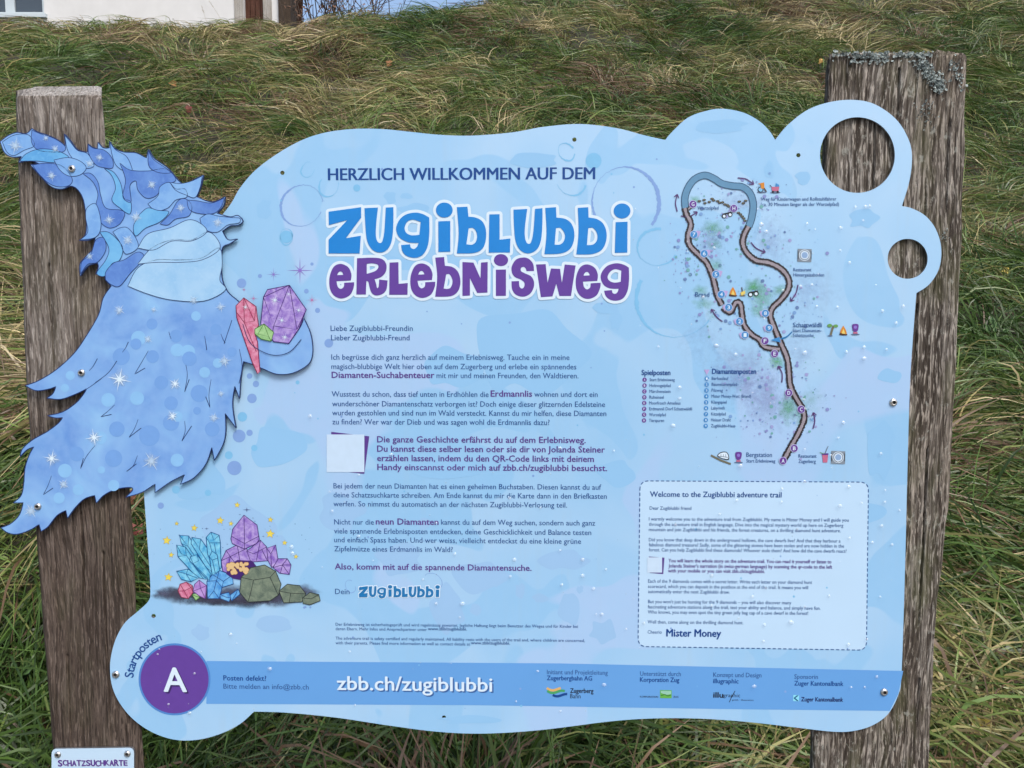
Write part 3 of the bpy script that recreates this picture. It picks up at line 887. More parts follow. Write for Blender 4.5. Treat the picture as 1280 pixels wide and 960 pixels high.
# the drawn title
Z1 = lambda p: [((a[0] / 6.4 + 400), (a[1] / 6.4 + 240)) + tuple(a[2:]) for a in p]
Z2 = lambda p: [((a[0] / 6.4 + 600), (a[1] / 6.4 + 240)) + tuple(a[2:]) for a in p]
k = 1
def poly1(*p): return [(a, b, 1) for a, b in p]
BLUE_GLYPHS = [
    [Z1(poly1((70, 158), (330, 122), (330, 205), (208, 370), (328, 350), (318, 492), (70, 492), (70, 382), (220, 225), (72, 265)))],
    [Z1([(357, 130, k), (465, 125, k), (452, 240), (447, 330), (455, 385), (478, 409), (500, 392), (516, 310), (527, 125, k), (588, 122, k), (587, 270), (575, 390), (540, 460), (482, 485), (420, 462), (378, 390), (364, 270)])],
    [Z1([(875, 205, k), (825, 178), (765, 165), (690, 180), (635, 225), (610, 295), (635, 362), (705, 402), (790, 408, k), (775, 440), (752, 456), (728, 446), (720, 418, k), (650, 425, k), (660, 475), (695, 512), (760, 527), (820, 505), (860, 440), (875, 340)]),
     Z1([(806, 240, k), (745, 222), (700, 238), (678, 285), (692, 328), (735, 347), (796, 342, k)])],
    [Z1([(995 + 67 * math.cos(a), 145 + 60 * math.sin(a)) for a in np.linspace(0, 6.2832, 12, endpoint=False)])],
    [Z1(poly1((947, 235), (1043, 232), (1043, 478), (948, 480)))],
    [Z1([(1095, 122, k), (1180, 118, k), (1188, 198, k), (1245, 205), (1295, 232), (1322, 280), (1330, 345), (1318, 420), (1285, 468), (1220, 490), (1095, 492, k), (1110, 330)]),
     Z1([(1190, 290, k), (1222, 288), (1247, 312), (1257, 355), (1246, 400), (1215, 422), (1172, 418, k)])],
    [Z2(poly1((75, 180), (157, 178), (157, 382), (243, 372), (240, 485), (70, 485)))],
    [Z2([(268, 142, k), (378, 136, k), (362, 260), (358, 340), (368, 395), (388, 415), (410, 398), (428, 310), (440, 136, k), (500, 130, k), (499, 260), (488, 385), (455, 460), (390, 492), (325, 468), (285, 395), (272, 270)])],
    [Z2([(522, 128, k), (608, 122, k), (612, 205, k), (680, 215), (732, 255), (755, 330), (745, 410), (710, 465), (640, 493), (515, 498, k), (532, 330)]),
     Z2([(608, 290, k), (640, 287), (668, 315), (680, 355), (668, 397), (640, 420), (597, 422, k)])],
    [Z2([(782, 128, k), (866, 122, k), (868, 205, k), (935, 217), (988, 258), (1013, 335), (1002, 415), (965, 470), (890, 498), (770, 500, k), (788, 330)]),
     Z2([(866, 290, k), (900, 287), (928, 315), (940, 355), (930, 397), (900, 422), (855, 425, k)])],
    [Z2([(1136 + 67 * math.cos(a), 152 + 60 * math.sin(a)) for a in np.linspace(0, 6.2832, 12, endpoint=False)])],
    [Z2(poly1((1085, 242), (1180, 238), (1178, 485), (1078, 487)))],
]
def e_glyph(Z, dx, dy=0):
    T_ = lambda p: Z([((a[0] + dx), (a[1] + dy)) + tuple(a[2:]) for a in p])
    return [T_([(248, 708, k), (252, 655), (225, 600), (165, 575), (110, 600), (78, 680), (80, 770), (115, 830), (175, 852), (240, 825), (270, 765), (275, 722, k), (195, 726, k), (190, 760), (165, 775), (142, 755), (133, 714, k)]),
            T_([(138, 665, k), (150, 642), (168, 636), (182, 648), (187, 663, k)])]
PURPLE_GLYPHS = [
    e_glyph(Z1, 0),
    [Z1([(297, 530, k), (430, 526), (500, 538), (532, 582), (526, 640), (490, 680), (438, 698, k), (450, 735), (458, 768), (470, 755), (474, 700, k), (542, 708, k), (532, 780), (500, 816), (450, 828), (415, 808), (398, 765), (388, 720), (372, 712, k), (368, 820, k), (292, 820, k)]),
     Z1([(375, 575, k), (420, 571), (462, 582), (466, 607), (440, 634), (375, 655, k)])],
    [Z1(poly1((557, 565), (628, 562), (630, 735), (703, 728), (700, 822), (555, 822)))],
    e_glyph(Z1, 648, -4),
    [Z1([(922, 525, k), (993, 520, k), (1000, 590, k), (1060, 600), (1105, 640), (1124, 710), (1112, 780), (1075, 822), (1020, 837), (922, 838, k), (938, 680)]),
     Z1([(1010, 660, k), (1035, 658), (1055, 690), (1060, 725), (1045, 765), (1018, 775), (990, 772, k)])],
    [Z1(poly1((1140, 560), (1228, 565), (1284, 690), (1288, 565), (1342, 560), (1340, 805), (1258, 808), (1200, 690), (1200, 828), (1140, 832)))],
    [Z2([(168 + 57 * math.cos(a), 545 + 48 * math.sin(a)) for a in np.linspace(0, 6.2832, 12, endpoint=False)])],
    [Z2(poly1((127, 622), (208, 620), (208, 830), (127, 832)))],
    [Z2([(433, 632, k), (425, 575), (390, 535), (345, 524), (290, 540), (256, 590), (254, 640), (278, 680), (328, 702), (355, 728), (352, 760), (335, 772), (316, 755), (312, 712, k), (252, 715, k), (256, 775), (285, 820), (345, 838), (400, 815), (430, 762), (430, 710), (405, 672), (362, 652), (328, 632), (330, 607), (350, 600), (366, 614), (372, 634, k)])],
    [Z2(poly1((448, 580), (525, 577), (541, 725), (568, 612), (640, 615), (655, 725), (678, 580), (765, 588), (728, 832), (635, 832), (610, 735), (580, 835), (487, 842)))],
    e_glyph(Z2, 690, 4),
    [Z2([(1190, 605, k), (1150, 582), (1090, 570), (1020, 590), (975, 640), (965, 690), (990, 745), (1040, 772), (1108, 775, k), (1100, 800), (1080, 815), (1060, 806), (1055, 785, k), (992, 790, k), (1005, 832), (1040, 862), (1090, 870), (1145, 850), (1180, 790), (1192, 700)]),
     Z2([(1130, 630, k), (1080, 618), (1040, 640), (1020, 680), (1035, 710), (1075, 725), (1125, 718, k)])],
]
def halo(glyphs, w):
    polys = []
    for g in glyphs:
        for ci, c in enumerate(g):
            p = cr_contour(c, 5)
            if ci == 0: polys.append(p)
            n = len(p)
            for i in range(n):
                a, b = p[i], p[(i + 1) % n]; d = b - a; ln = np.linalg.norm(d)
                if ln < 1e-6: continue
                nn = np.array([-d[1], d[0]]) / ln * w
                polys.append(np.array([a + nn, b + nn, b - nn, a - nn]))
                if i % 2 == 0 or len(c[0]) > 2: polys.append(circle(a[0], a[1], w, 10))
    return polys
def halo_fill(g, w):
    """white edge round one glyph; counters stay open"""
    polys = halo([g], w)
    V, T = fill(polys, 'any')
    if len(g) > 1:                                     # cut the middle of the counter open again
        cen = V[T].mean(1)
        ribs = np.zeros(len(T), bool)
        for p in polys[1:]:
            ribs |= inside(p, cen)
        hole = inside(cr_contour(g[1], 5), cen)
        T = T[~(hole & ~ribs)]
    return V, T
def logo(name, rows, w, tr, layer=2):
    ar = Art()
    i = 0
    for glyphs, mat in rows:
        for g in glyphs:
            V, T = halo_fill(g, w); ar.px(tr(V), T, layer + 0.12 * i, WHITE); i += 1
    for glyphs, mat in rows:
        for g in glyphs:
            V, T = fill([cr_contour(c, 5) for c in g]); ar.px(tr(V), T, layer + 4, mat)
    return ar.build(name, board)
logo('title_lettering', [(BLUE_GLYPHS, LOGOBLUE), (PURPLE_GLYPHS, PURPLE)], 3.7, lambda V: V)
logo('signature_lettering', [(BLUE_GLYPHS, TEAL)], 4.2, lambda V: np.stack([(V[:, 0] - 411) / (784.5 - 411) * 100 + 449, (V[:, 1] - 253) / 65 * 15.5 + 731], 1), 1)

# running text
def block(name, lines, cap, mat=SLATE, bold=0.007, lay=2):
    ar = Art()
    for ln in lines:
        body, x0, x1, yb = ln[:4]
        o = ln[4] if len(ln) > 4 else {}
        text(ar, body, x0, x1, yb, o.get('cap', cap), lay, o.get('mat', mat), max(0.006, o.get('bold', bold)), 2)
    return ar.build(name, board)
BP = dict(mat=PURPLE2, bold=0.022, cap=7.6)
block('paragraph_text', [('Liebe Zugiblubbi-Freundin', 413.4, 516, 413.6), ('Lieber Zugiblubbi-Freund', 414, 512, 425.3)], 6.7)
block('paragraph_text', [('Ich begrüsse dich ganz herzlich auf meinem Erlebnisweg. Tauche ein in meine', 414.3, 711.8, 449.6), ('magisch-blubbige Welt hier oben auf dem Zugerberg und erlebe ein spannendes', 414.3, 720.4, 461.2),
      ('Diamanten-Suchabenteuer', 414.8, 543, 472.3, BP), ('mit mir und meinen Freunden, den Waldtieren.', 545.8, 723, 472.6)], 6.7)
block('paragraph_text', [('Wusstest du schon, dass tief unten in Erdhöhlen die', 414.8, 610.8, 495.7), ('Erdmannlis', 613.5, 665, 495.7, BP), ('wohnen und dort ein', 668, 747, 496),
      ('wunderschöner Diamantenschatz verborgen ist? Doch einige dieser glitzernden Edelsteine', 415.4, 756.3, 507.8), ('wurden gestohlen und sind nun im Wald versteckt. Kannst du mir helfen, diese Diamanten', 415.4, 757.8, 519.1),
      ('zu finden? Wer war der Dieb und was sagen wohl die Erdmannlis dazu?', 415.7, 687, 530.4)], 6.7)
block('highlighted_text', [('Die ganze Geschichte erfährst du auf dem Erlebnisweg.', 471.6, 732, 552.8), ('Du kannst diese selber lesen oder sie dir von Jolanda Steiner', 471.6, 756, 564.5),
      ('erzählen lassen, indem du den QR-Code links mit deinem', 471.6, 742.3, 576.2), ('Handy einscannst oder mich auf zbb.ch/zugiblubbi besuchst.', 471.9, 758.7, 587.5)], 7.6, PURPLE2, 0.02)
block('paragraph_text', [('Bei jedem der neun Diamanten hat es einen geheimen Buchstaben. Diesen kannst du auf', 417, 751.5, 610.4), ('deine Schatzsuchkarte schreiben. Am Ende kannst du mir die Karte dann in den Briefkasten', 417, 758.4, 621.6),
      ('werfen. So nimmst du automatisch an der nächsten Zugiblubbi-Verlosung teil.', 417, 708.8, 632.8)], 6.5)
block('paragraph_text', [('Nicht nur die', 417.8, 467.4, 655.5), ('neun Diamanten', 470, 548, 655.5, BP), ('kannst du auf dem Weg suchen, sondern auch ganz', 551.4, 744, 655.7),
      ('viele spannende Erlebnisposten entdecken, deine Geschicklichkeit und Balance testen', 417.8, 739, 666.7), ('und einfach Spass haben. Und wer weiss, vielleicht entdeckst du eine kleine grüne', 417.8, 726.3, 677.7),
      ('Zipfelmütze eines Erdmannlis im Wald?', 418, 566, 689)], 6.5)
block('highlighted_text', [('Also, komm mit auf die spannende Diamantensuche.', 418.7, 664.3, 711.6)], 7.4, PURPLE2, 0.02)
block('paragraph_text', [('Dein', 419, 437, 742.5)], 6.7)
SB = dict(bold=0.02)
block('small_print', [('Der Erlebnisweg ist sicherheitsgeprüft und wird regelmässig gewartet. Jegliche Haftung liegt beim Benutzer des Weges und für Kinder bei', 419.6, 722.4, 782), ('deren Eltern. Mehr Infos und Ansprechpartner unter', 419.6, 533.6, 787.6),
      ('www.zbb/zugiblubbi.', 535, 583.5, 787.6, SB), ('The adventure trail is safety certified and regularly maintained. All liability rests with the users of the trail and, where children are concerned,', 419.6, 731, 799.4),
      ('with their parents. Please find more information as well as contact details at', 419.6, 587.6, 805.2), ('www.zbb/zugiblubbi.', 588.8, 637.5, 805.2, SB)], 3.7)

def code_patch(name, x, y, s, sk):
    """white square on a tilted violet square (the code itself is left out)"""
    ar = Art()
    ar.poly([(x + s * .12, y - s * .07), (x + s * 1.13, y + s * .05), (x + s * 1.0, y + s * 1.05), (x + s * .1, y + s * .95)], 2, PURPLE2)
    ar.poly([(x, y), (x + s, y), (x + s, y + s), (x, y + s)], 3, PAPER)
    ar.build(name, board)
code_patch('blank_code_square', 408.5, 543, 47, 1)

# English box
eb = Art()
def rrect(x0, y0, x1, y1, x2, y2, x3, y3, r):
    pts = []
    P = [np.array(p, float) for p in ((x0, y0), (x1, y1), (x2, y2), (x3, y3))]
    for i in range(4):
        a, b, c = P[i - 1], P[i], P[(i + 1) % 4]
        u = (a - b) / np.linalg.norm(a - b); v = (c - b) / np.linalg.norm(c - b)
        for t in np.linspace(0, 1, 9):
            s, e = b + u * r, b + v * r
            pts.append((1 - t) ** 2 * s + 2 * t * (1 - t) * b + t * t * e)
    return np.array(pts)
BX = rrect(800, 601, 1085.5, 602.6, 1083, 812.6, 797.5, 808, 11)
eb.poly(BX, 1.2, PALEBOX)
seg = np.linalg.norm(np.roll(BX, -1, 0) - BX, axis=1); cum = np.concatenate([[0], np.cumsum(seg)]); BXc = np.vstack([BX, BX[:1]])
for s0 in np.arange(0, cum[-1], 6.6):
    tt = np.linspace(s0, s0 + 4.0, 5)
    eb.line(np.stack([np.interp(tt, cum, BXc[:, 0]), np.interp(tt, cum, BXc[:, 1])], 1), 1.15, 2.2, SLATE)
eb.build('dashed_box', board)
block('box_heading', [('Welcome to the Zugiblubbi adventure trail', 812.5, 976.7, 620.8)], 6.6, NAVY, 0.016, 3)
block('box_text', [('Dear Zugiblubbi friend', 812, 864, 637), ('I warmly welcome you to the adventure trail from Zugiblubbi. My name is Mister Money and I will guide you', 811, 1060.7, 650.5),
      ('through the adventure trail in English language. Dive into the magical mystery world up here on Zugerberg', 811, 1054, 657.2), ('mountain and join Zugiblubbi and his friends, the forest creatures, on a thrilling diamond hunt adventure.', 811, 1050.7, 663.8),
      ('Did you know that deep down in the underground hollows, the cave dwarfs live? And that they harbour a', 811, 1050.5, 676.5), ('fabulous diamond treasure? Sadly, some of the glittering stones have been stolen and are now hidden in the', 811, 1055, 682.8),
      ('forest. Can you help Zugiblubbi find these diamonds? Whoever stole them? And how did the cave dwarfs react?', 811, 1058, 689.1)], 4.2, SLATE, 0, 3)
block('highlighted_text', [('You will learn the whole story on the adventure trail. You can read it yourself or listen to', 835.5, 1039, 702.7), ("Jolanda Steiner's narration (in swiss-german language) by scanning the qr-code to the left", 835.5, 1040, 709.2),
      ('with your mobile or you can visit zbb.ch/zugiblubbi.', 835, 955.8, 715.3)], 4.3, PURPLE2, 0.02, 3)
block('box_text', [('Each of the 9 diamonds comes with a secret letter. Write each letter on your diamond hunt', 810, 1015, 728.2), ('scorecard, which you can deposit in the postbox at the end of the trail. It means you will', 810, 1010, 734.8), ('automatically enter the next Zugiblubbi draw.', 810, 912, 741.2),
      ("But you won't just be hunting for the 9 diamonds – you will also discover many", 810, 989, 753.8), ('fascinating adventure stations along the trail, test your ability and balance, and simply have fun.', 809.7, 1025.5, 760.3),
      ('Who knows, you may even spot the tiny green jelly bag cap of a cave dwarf in the forest!', 809.7, 1010, 766.8), ('Well then, come along on the thrilling diamond hunt.', 809.5, 929, 779.2), ('Cheerio', 809.5, 827, 791.8)], 4.2, SLATE, 0, 3)
block('box_signature', [('Mister Money', 833, 901, 795.3)], 9.0, NAVY, 0.03, 3)
ar = Art()
ar.poly([(811, 695.5), (830.5, 697), (829, 717.5), (812, 716)], 3, PURPLE2); ar.poly([(809, 696.5), (827.5, 696.5), (827.5, 715.5), (809, 715.5)], 4, PAPER)
ar.build('blank_code_square', board)

# footer lettering and emblems
ft = Art()
text(ft, 'zbb.ch/zugiblubbi', 423.2, 616.8, 863.6, 17, 2, paint('band_shadow_ink', srgbk(62, 100, 160)), 0.014, 4)
text(ft, 'zbb.ch/zugiblubbi', 421.5, 615, 862, 17, 3, WHITE, 0.014, 4)
ft.build('web_address_text', board)
block('footer_text', [('Posten defekt?', 279.5, 333, 850.3, dict(bold=.02, mat=NAVY)), ('Bitte melden an info@zbb.ch', 279.5, 386, 860.6)], 6.2)
FB = dict(bold=.022, mat=NAVY)
block('footer_text', [('Initiant und Projektleitung', 683.7, 759.7, 842.6), ('Zugerbergbahn AG', 683.7, 740, 850, FB)], 5.6)
block('footer_text', [('Unterstützt durch', 800, 851, 844.6), ('Korporation Zug', 800, 849, 852, FB)], 5.6)
block('footer_text', [('Konzept und Design', 891.5, 951.7, 846), ('illugraphic', 891.5, 923, 853.8, FB)], 5.6)
block('footer_text', [('Sponsorin', 992.8, 1022.3, 848.3), ('Zuger Kantonalbank', 992.8, 1054, 856.6, FB)], 5.6)
em = Art()
for dy, x0, c in ((0, 683.5, srgbk(232, 180, 110)), (3.2, 684, srgbk(80, 165, 100)), (6.4, 691, srgbk(20, 70, 140))):
    xx = np.linspace(x0, 709 - (8 if dy == 0 else 3 if dy < 5 else 0), 14); tt = (xx - 683) / 26
    em.line(np.stack([xx, 859 + dy + 4.5 * tt + 3.2 * np.sin(tt * 5.6 + .2 - (1.2 if dy > 5 else 0)) * 0.8], 1), 3.0, 2 + dy * .2, paint('emblem_ink_%d' % int(dy * 10), c))
text(em, 'Zugerberg', 712.7, 741.7, 865.9, 5.6, 2, BLACK, 0.022, 2); text(em, 'Bahn', 712.7, 725.7, 872.7, 5.6, 2, BLACK, 0.004, 2)
em.build('railway_emblem', board)
em = Art()
text(em, 'KORPORATION', 800, 822.5, 871.8, 2.2, 2, BLACK, 0.01, 2); text(em, 'ZUG', 841.7, 847.9, 872, 2.2, 2, BLACK, 0.01, 2)
em.poly([(825, 862.5), (839.6, 862.7), (839.6, 872.8), (825, 872.6)], 2, paint('leaf_green_ink', srgbk(110, 180, 75)))
em.poly([(826, 863.5), (838.8, 863.7), (838.8, 867.5), (833, 868.5), (826, 866)], 2.7, paint('pale_sky_ink', srgbk(160, 205, 180))); em.line(np.array([(826, 869.5), (831, 867.8), (835, 869.8), (838.8, 868.4)]), .9, 3.3, paint('deep_green_ink', srgbk(40, 110, 50)))
em.build('corporation_emblem', board)
em = Art()
text(em, 'illu', 891.7, 903.7, 871.8, 6.6, 2, BLACK, 0.035, 2); text(em, 'graphic', 903.9, 925, 871.2, 4.6, 2, BLACK, 0, 2); text(em, 'gmbh · illustration', 915, 941.7, 875.7, 2.0, 2, BLACK, 0, 2)
em.line(np.array([(911.5, 877.5), (915, 870), (918.8, 863.5)]), .8, 2.8, BLACK)
em.build('studio_emblem', board)
em = Art()
em.poly([(991.5, 868.6), (998.8, 868.8), (998.6, 876.5), (991.3, 876.2)], 2, paint('sky_square_ink', srgbk(150, 225, 245)))
em.poly([(998.4, 869.2), (994, 872.4), (998.2, 876.1), (996, 876.2), (991.8, 872.4), (996, 869)], 2.6, paint('deep_teal_ink', srgbk(0, 85, 130)))
text(em, 'Zuger Kantonalbank', 1001.5, 1053.6, 876.4, 5.2, 2, paint('dark_navy_ink', srgbk(24, 34, 92)), 0.028, 2)
em.build('bank_emblem', board)

# ------------------------------------------------------------------ trail map
GRN = srgbk(120, 190, 140); GRN2 = srgbk(96, 178, 116); LIL = srgbk(158, 160, 210); PLM = srgbk(150, 130, 180)
wash('watercolour_pattern', [(890, 300, 26, 34, LIL, .45), (960, 300, 40, 46, LIL, .4), (930, 255, 46, 26, LIL, .4), (1010, 360, 50, 50, LIL, .35), (930, 470, 60, 50, LIL, .5), (960, 500, 40, 50, LIL, .5), (870, 420, 50, 50, LIL, .3), (1000, 440, 34, 40, LIL, .35),
                  (890, 285, 20, 14, GRN, .6), (895, 305, 14, 10, GRN2, .5), (868, 250, 10, 8, GRN, .6), (942, 358, 18, 16, GRN2, .7), (955, 372, 24, 22, GRN, .6), (948, 390, 16, 12, GRN, .55), (975, 362, 14, 10, GRN, .6), (875, 362, 14, 10, GRN, .55), (880, 380, 18, 10, GRN, .55), (893, 332, 12, 12, GRN, .55),
                  (890, 395, 10, 8, GRN, .4), (972, 452, 14, 10, GRN, .7), (985, 510, 18, 26, GRN2, .6), (1000, 520, 18, 20, GRN, .5), (1010, 500, 26, 22, GRN, .4)], 1.2, board)
spk = Art(); rr = random.Random(5)
inks = [paint('speck_plum', srgbk(146, 150, 204)), paint('speck_green', srgbk(122, 176, 176)), paint('speck_blue', srgbk(132, 168, 218)), paint('speck_dark', srgbk(110, 136, 182)), paint('speck_rose', srgbk(168, 166, 214))]
for cx, cy, sx, sy, n_ in ((880, 300, 26, 30, 95), (860, 330, 18, 24, 70), (930, 240, 40, 14, 60), (940, 290, 30, 30, 50), (955, 370, 40, 28, 70), (990, 380, 26, 30, 40), (900, 390, 30, 22, 40), (940, 470, 36, 26, 70), (960, 520, 30, 26, 70), (1010, 510, 22, 22, 60), (1000, 460, 20, 20, 30), (990, 300, 26, 26, 24)):
    for _ in range(n_):
        x, y = rr.gauss(cx, sx * .7), rr.gauss(cy, sy * .7); r_ = rr.choice((.35, .5, .6, .8, 1.1, 1.6, 2.3)) if rr.random() < .75 else rr.uniform(.4, .8)
        spk.poly(circle(x, y, r_, 7 if r_ < 1 else 10, a0=rr.random()), 3 + rr.random() * .8, rr.choice(inks))
spk.build('splatter_pattern', board)
tr = Art(); rr = random.Random(8)
DARKB = paint('trail_edge_ink', srgbk(52, 44, 48)); TAN = paint('trail_ink', srgbk(164, 148, 156), mottle=.25, scale=300); BLUEP = paint('loop_ink', srgbk(104, 148, 182), mottle=.12, scale=200); BLUED = paint('loop_edge_ink', srgbk(58, 92, 122))
def trail(pts, w1, w2, m1, m2, ragged, lay):
    p = cr_contour(pts, 10, False)
    d = np.concatenate([[0], np.cumsum(np.linalg.norm(np.diff(p, axis=0), axis=1))]); s = np.arange(0, d[-1], 0.8)
    p = np.stack([np.interp(s, d, p[:, 0]), np.interp(s, d, p[:, 1])], 1)
    tr.line(p, w1 + np.array([rr.uniform(-ragged, ragged) for _ in s]), lay, m1); tr.line(p, w2 + np.array([rr.uniform(-ragged, ragged) * .6 for _ in s]), lay + .7, m2)
trail([(857, 262), (856, 248), (860, 235), (868.5, 224), (881, 219.3), (892.5, 223.5), (902, 229.5), (915, 232.5), (928, 234), (937.5, 242), (941.5, 256), (939.5, 272), (935.5, 284)], 9.4, 7.2, BLUED, BLUEP, .15, 4)
trail([(856, 260), (858, 268), (863.5, 280), (860, 296), (863, 308), (876, 321), (883, 328), (889.5, 342), (893.5, 356.5), (896.5, 369), (902.5, 381.5)], 8.4, 3.6, DARKB, TAN, 1.3, 5)
trail([(903, 384), (912, 390), (917, 383), (920, 378), (925.5, 380), (927.5, 393), (930.5, 407), (940, 418.5), (948.5, 424), (956, 433.5), (975, 436.5)], 8.2, 3.4, DARKB, TAN, 1.3, 5.1)
trail([(935.5, 283), (930, 294), (928.5, 305), (933.5, 316), (945, 325.5), (961, 328.5), (976, 336), (985.3, 348), (985.3, 361), (976, 374.5), (965.5, 385), (963, 396), (968.5, 411), (975.5, 428), (983.5, 447), (986, 464), (987.5, 481), (993.5, 495), (1002.5, 510.5), (1005, 523), (998.5, 540), (987.5, 560), (979.5, 575)], 8.6, 3.7, DARKB, TAN, 1.3, 5.2)
trail([(866, 256), (860, 262)], 4.5, 2, DARKB, TAN, .4, 5.4)
tr.build('map_trail', board)
pt = Art()
STN = paint('stone_ink', srgbk(120, 112, 92), mottle=.3, scale=400)
for x, y in ((874, 251.5), (880, 250), (881, 254), (886.5, 252.5), (890, 248.5), (892, 250.5), (897, 251.5), (899.5, 253.5), (903, 253), (906, 255.5), (909, 256.5), (911, 258), (923, 266), (925.5, 268), (927.5, 270.5), (929.5, 273), (931, 276), (924, 252), (929, 254), (932, 251)):
    pt.poly(circle(x, y, 2.3, 9, 1.4, .5), 5.6, DARKB); pt.poly(circle(x - .2, y - .2, 1.5, 8, .85, .5), 6, STN)
pt.build('stone_path', board)
PW = [('G', 866, 255.3), ('H', 917, 260.6), ('F', 956, 426), ('E', 968, 442), ('D', 985.6, 491), ('C', 1001.2, 511.6), ('B', 992.5, 560.2), ('A', 978.5, 575.8)]
BWm = [('7', 867.2, 293.2), ('6', 880, 317), ('5', 894.6, 343), ('4', 901.4, 368), ('3', 910.5, 384.2), ('2', 924.2, 401.7), ('1', 931, 418.8), ('8', 956.4, 391.6), ('9', 961, 410)]
MPUR = paint('marker_violet', srgbk(112, 62, 150)); MBLU = paint('marker_blue', srgbk(66, 142, 206))
DIA = paint('diamond_pink', srgbk(196, 170, 220))
for ch, x, y in PW + BWm:
    ar = Art(); c = MPUR if ch.isalpha() else MBLU
    if not ch.isalpha():
        ar.poly([(x + 3, y - 5), (x + 8.5, y - 4), (x + 6, y + 3.5)] if ch in '7654' else [(x - 7.5, y - 2), (x - 3, y - 3.5), (x - 5, y + 5)], 6, DIA)
    ar.poly(circle(x, y, 5.0, 26), 7, paint('marker_rim', srgbk(206, 206, 236))); ar.poly(circle(x, y, 4.4, 26), 7.6, c)
    text(ar, ch, x - 1.7, x + 1.7, y + 2.3, 4.6, 8.2, WHITE, .02, 2)
    ar.build('map_marker', board)
ARR = paint('arrow_ink', srgbk(96, 62, 118))
def arrow(p, w0=1.5):
    ar = Art(); q = cr_contour(p, 8, False)
    ar.line(q, np.linspace(w0, w0 * .9, len(q)), 5, ARR)
    e = q[-1]; d = q[-1] - q[-3]; d /= np.linalg.norm(d)
    for s in (2.5, -2.5):
        rot = np.array([d[0] * math.cos(s) - d[1] * math.sin(s), d[0] * math.sin(s) + d[1] * math.cos(s)])
        ar.line(np.array([e, e + rot * 2.6, e + rot * 5.2]), np.array([w0, w0 * .9, w0 * .6]), 5.3, ARR)
    ar.build('direction_arrow', board)
for p in ([(846.5, 264.5), (844.3, 254), (846.5, 243)], [(851, 270), (861, 271), (871.5, 265)], [(922, 222.5), (932.5, 224), (942, 230.5)], [(938.5, 303), (945.5, 310.5), (956.5, 315.5)], [(997.3, 356), (994.5, 367), (988, 376.5)], [(903, 402), (895.5, 396), (889, 386.5)], [(977, 478), (977.5, 467), (972.5, 457.5)], [(1016, 536), (1018.3, 526), (1016.5, 515.5)]): arrow(p)
ar = Art(); q = cr_contour([(990, 414.5), (983, 421), (973, 424.5)], 8, False); ar.line(q, np.linspace(1.3, 2.2, len(q)), 5.5, TEAL); ar.poly([(963, 425.2), (974, 421), (975.5, 428)], 9, MBLU); ar.build('pointer_arrow', board)
block('map_text', [('Weg für Kinderwagen und Rollstuhlfahrer', 951, 1045.3, 251), ('(ca. 30 Minuten länger als der Wurzelpfad)', 950.8, 1048.5, 257.6)], 4.3, SLATE, 0.004, 3)
block('map_text', [('Wurzelpfad', 871.7, 898, 262)], 4.2, SLATE, 0.004, 6); block('map_text', [('Restaurant', 991.5, 1014, 339.2), ('Hintergeissboden', 991.5, 1030, 345.6)], 4.2, SLATE, 0.004, 3)
block('map_text', [('Brand', 869, 886.5, 371)], 5.8, SLATE, 0.004, 6); block('map_text', [('Schattwäldli', 991, 1027, 409, dict(cap=5.8)), ('Start Diamanten-', 990.7, 1027, 415), ('Schatzsuche', 990.7, 1017, 421)], 4.2, SLATE, .004, 6)
block('map_text', [('Bergstation', 932.8, 964.8, 571, dict(cap=5.6)), ('Start Erlebnisweg', 932.8, 969, 578)], 4.2, SLATE, .004, 3); block('map_text', [('Restaurant', 998, 1020.5, 572), ('Zugerberg', 998, 1019.5, 578.6)], 4.4, SLATE, .004, 3)
def legend(head, hx0, hx1, hy, names, x0, xs, y0, dy, mx, my0, dmx, col, letters):
    ar = Art(); text(ar, head, hx0, hx1, hy, 6.3, 3, NAVY, .022, 3)
    for i, nm in enumerate(names):
        text(ar, nm, x0 - .12 * i, xs[i], y0 + dy * i, 3.9, 3, SLATE, 0.004, 2)
        c = (mx + dmx * i, my0 + dy * i)
        ar.poly(circle(c[0], c[1], 2.75, 18), 3, col); text(ar, letters[i], c[0] - .95, c[0] + .95, c[1] + 1.4, 2.8, 3.8, WHITE, .01, 2)
    ar.build('map_legend', board)
legend('Spielposten', 802, 837.8, 468.7, ['Start Erlebnisweg', 'Holzvogelpfad', 'Märchenstein', 'Ruheinsel', 'Moorfrosch Amadeus', 'Erdmannli Dorf Schattwäldli', 'Wurzelpfad', 'Tierspuren'], 812, [843.4, 838.2, 838, 829.5, 850.5, 865, 832.3, 830], 476.4, 7.28, 805.7, 474.6, -.1, MPUR, 'ABCDEFGH')
legend('Diamantenposten', 890, 945, 467.2, ['Barfusslauf', 'Baumstammpfad', 'Pilzweg', 'Mister Money-Wett (Brand)', 'Klangspiel', 'Labyrinth', 'Kitzelpfad', 'Heisser Draht', 'Zugiblubbi-Haus'], 889.6, [910.5, 921, 903.6, 938.7, 908, 905.8, 907, 913.4, 919], 474.8, 7.4, 883.3, 473.2, -.16, MBLU, '123456789')
ar = Art(); ar.poly([(880, 462), (887, 462), (883.5, 468.5)], 3, DIA); ar.build('diamond_icon', board)
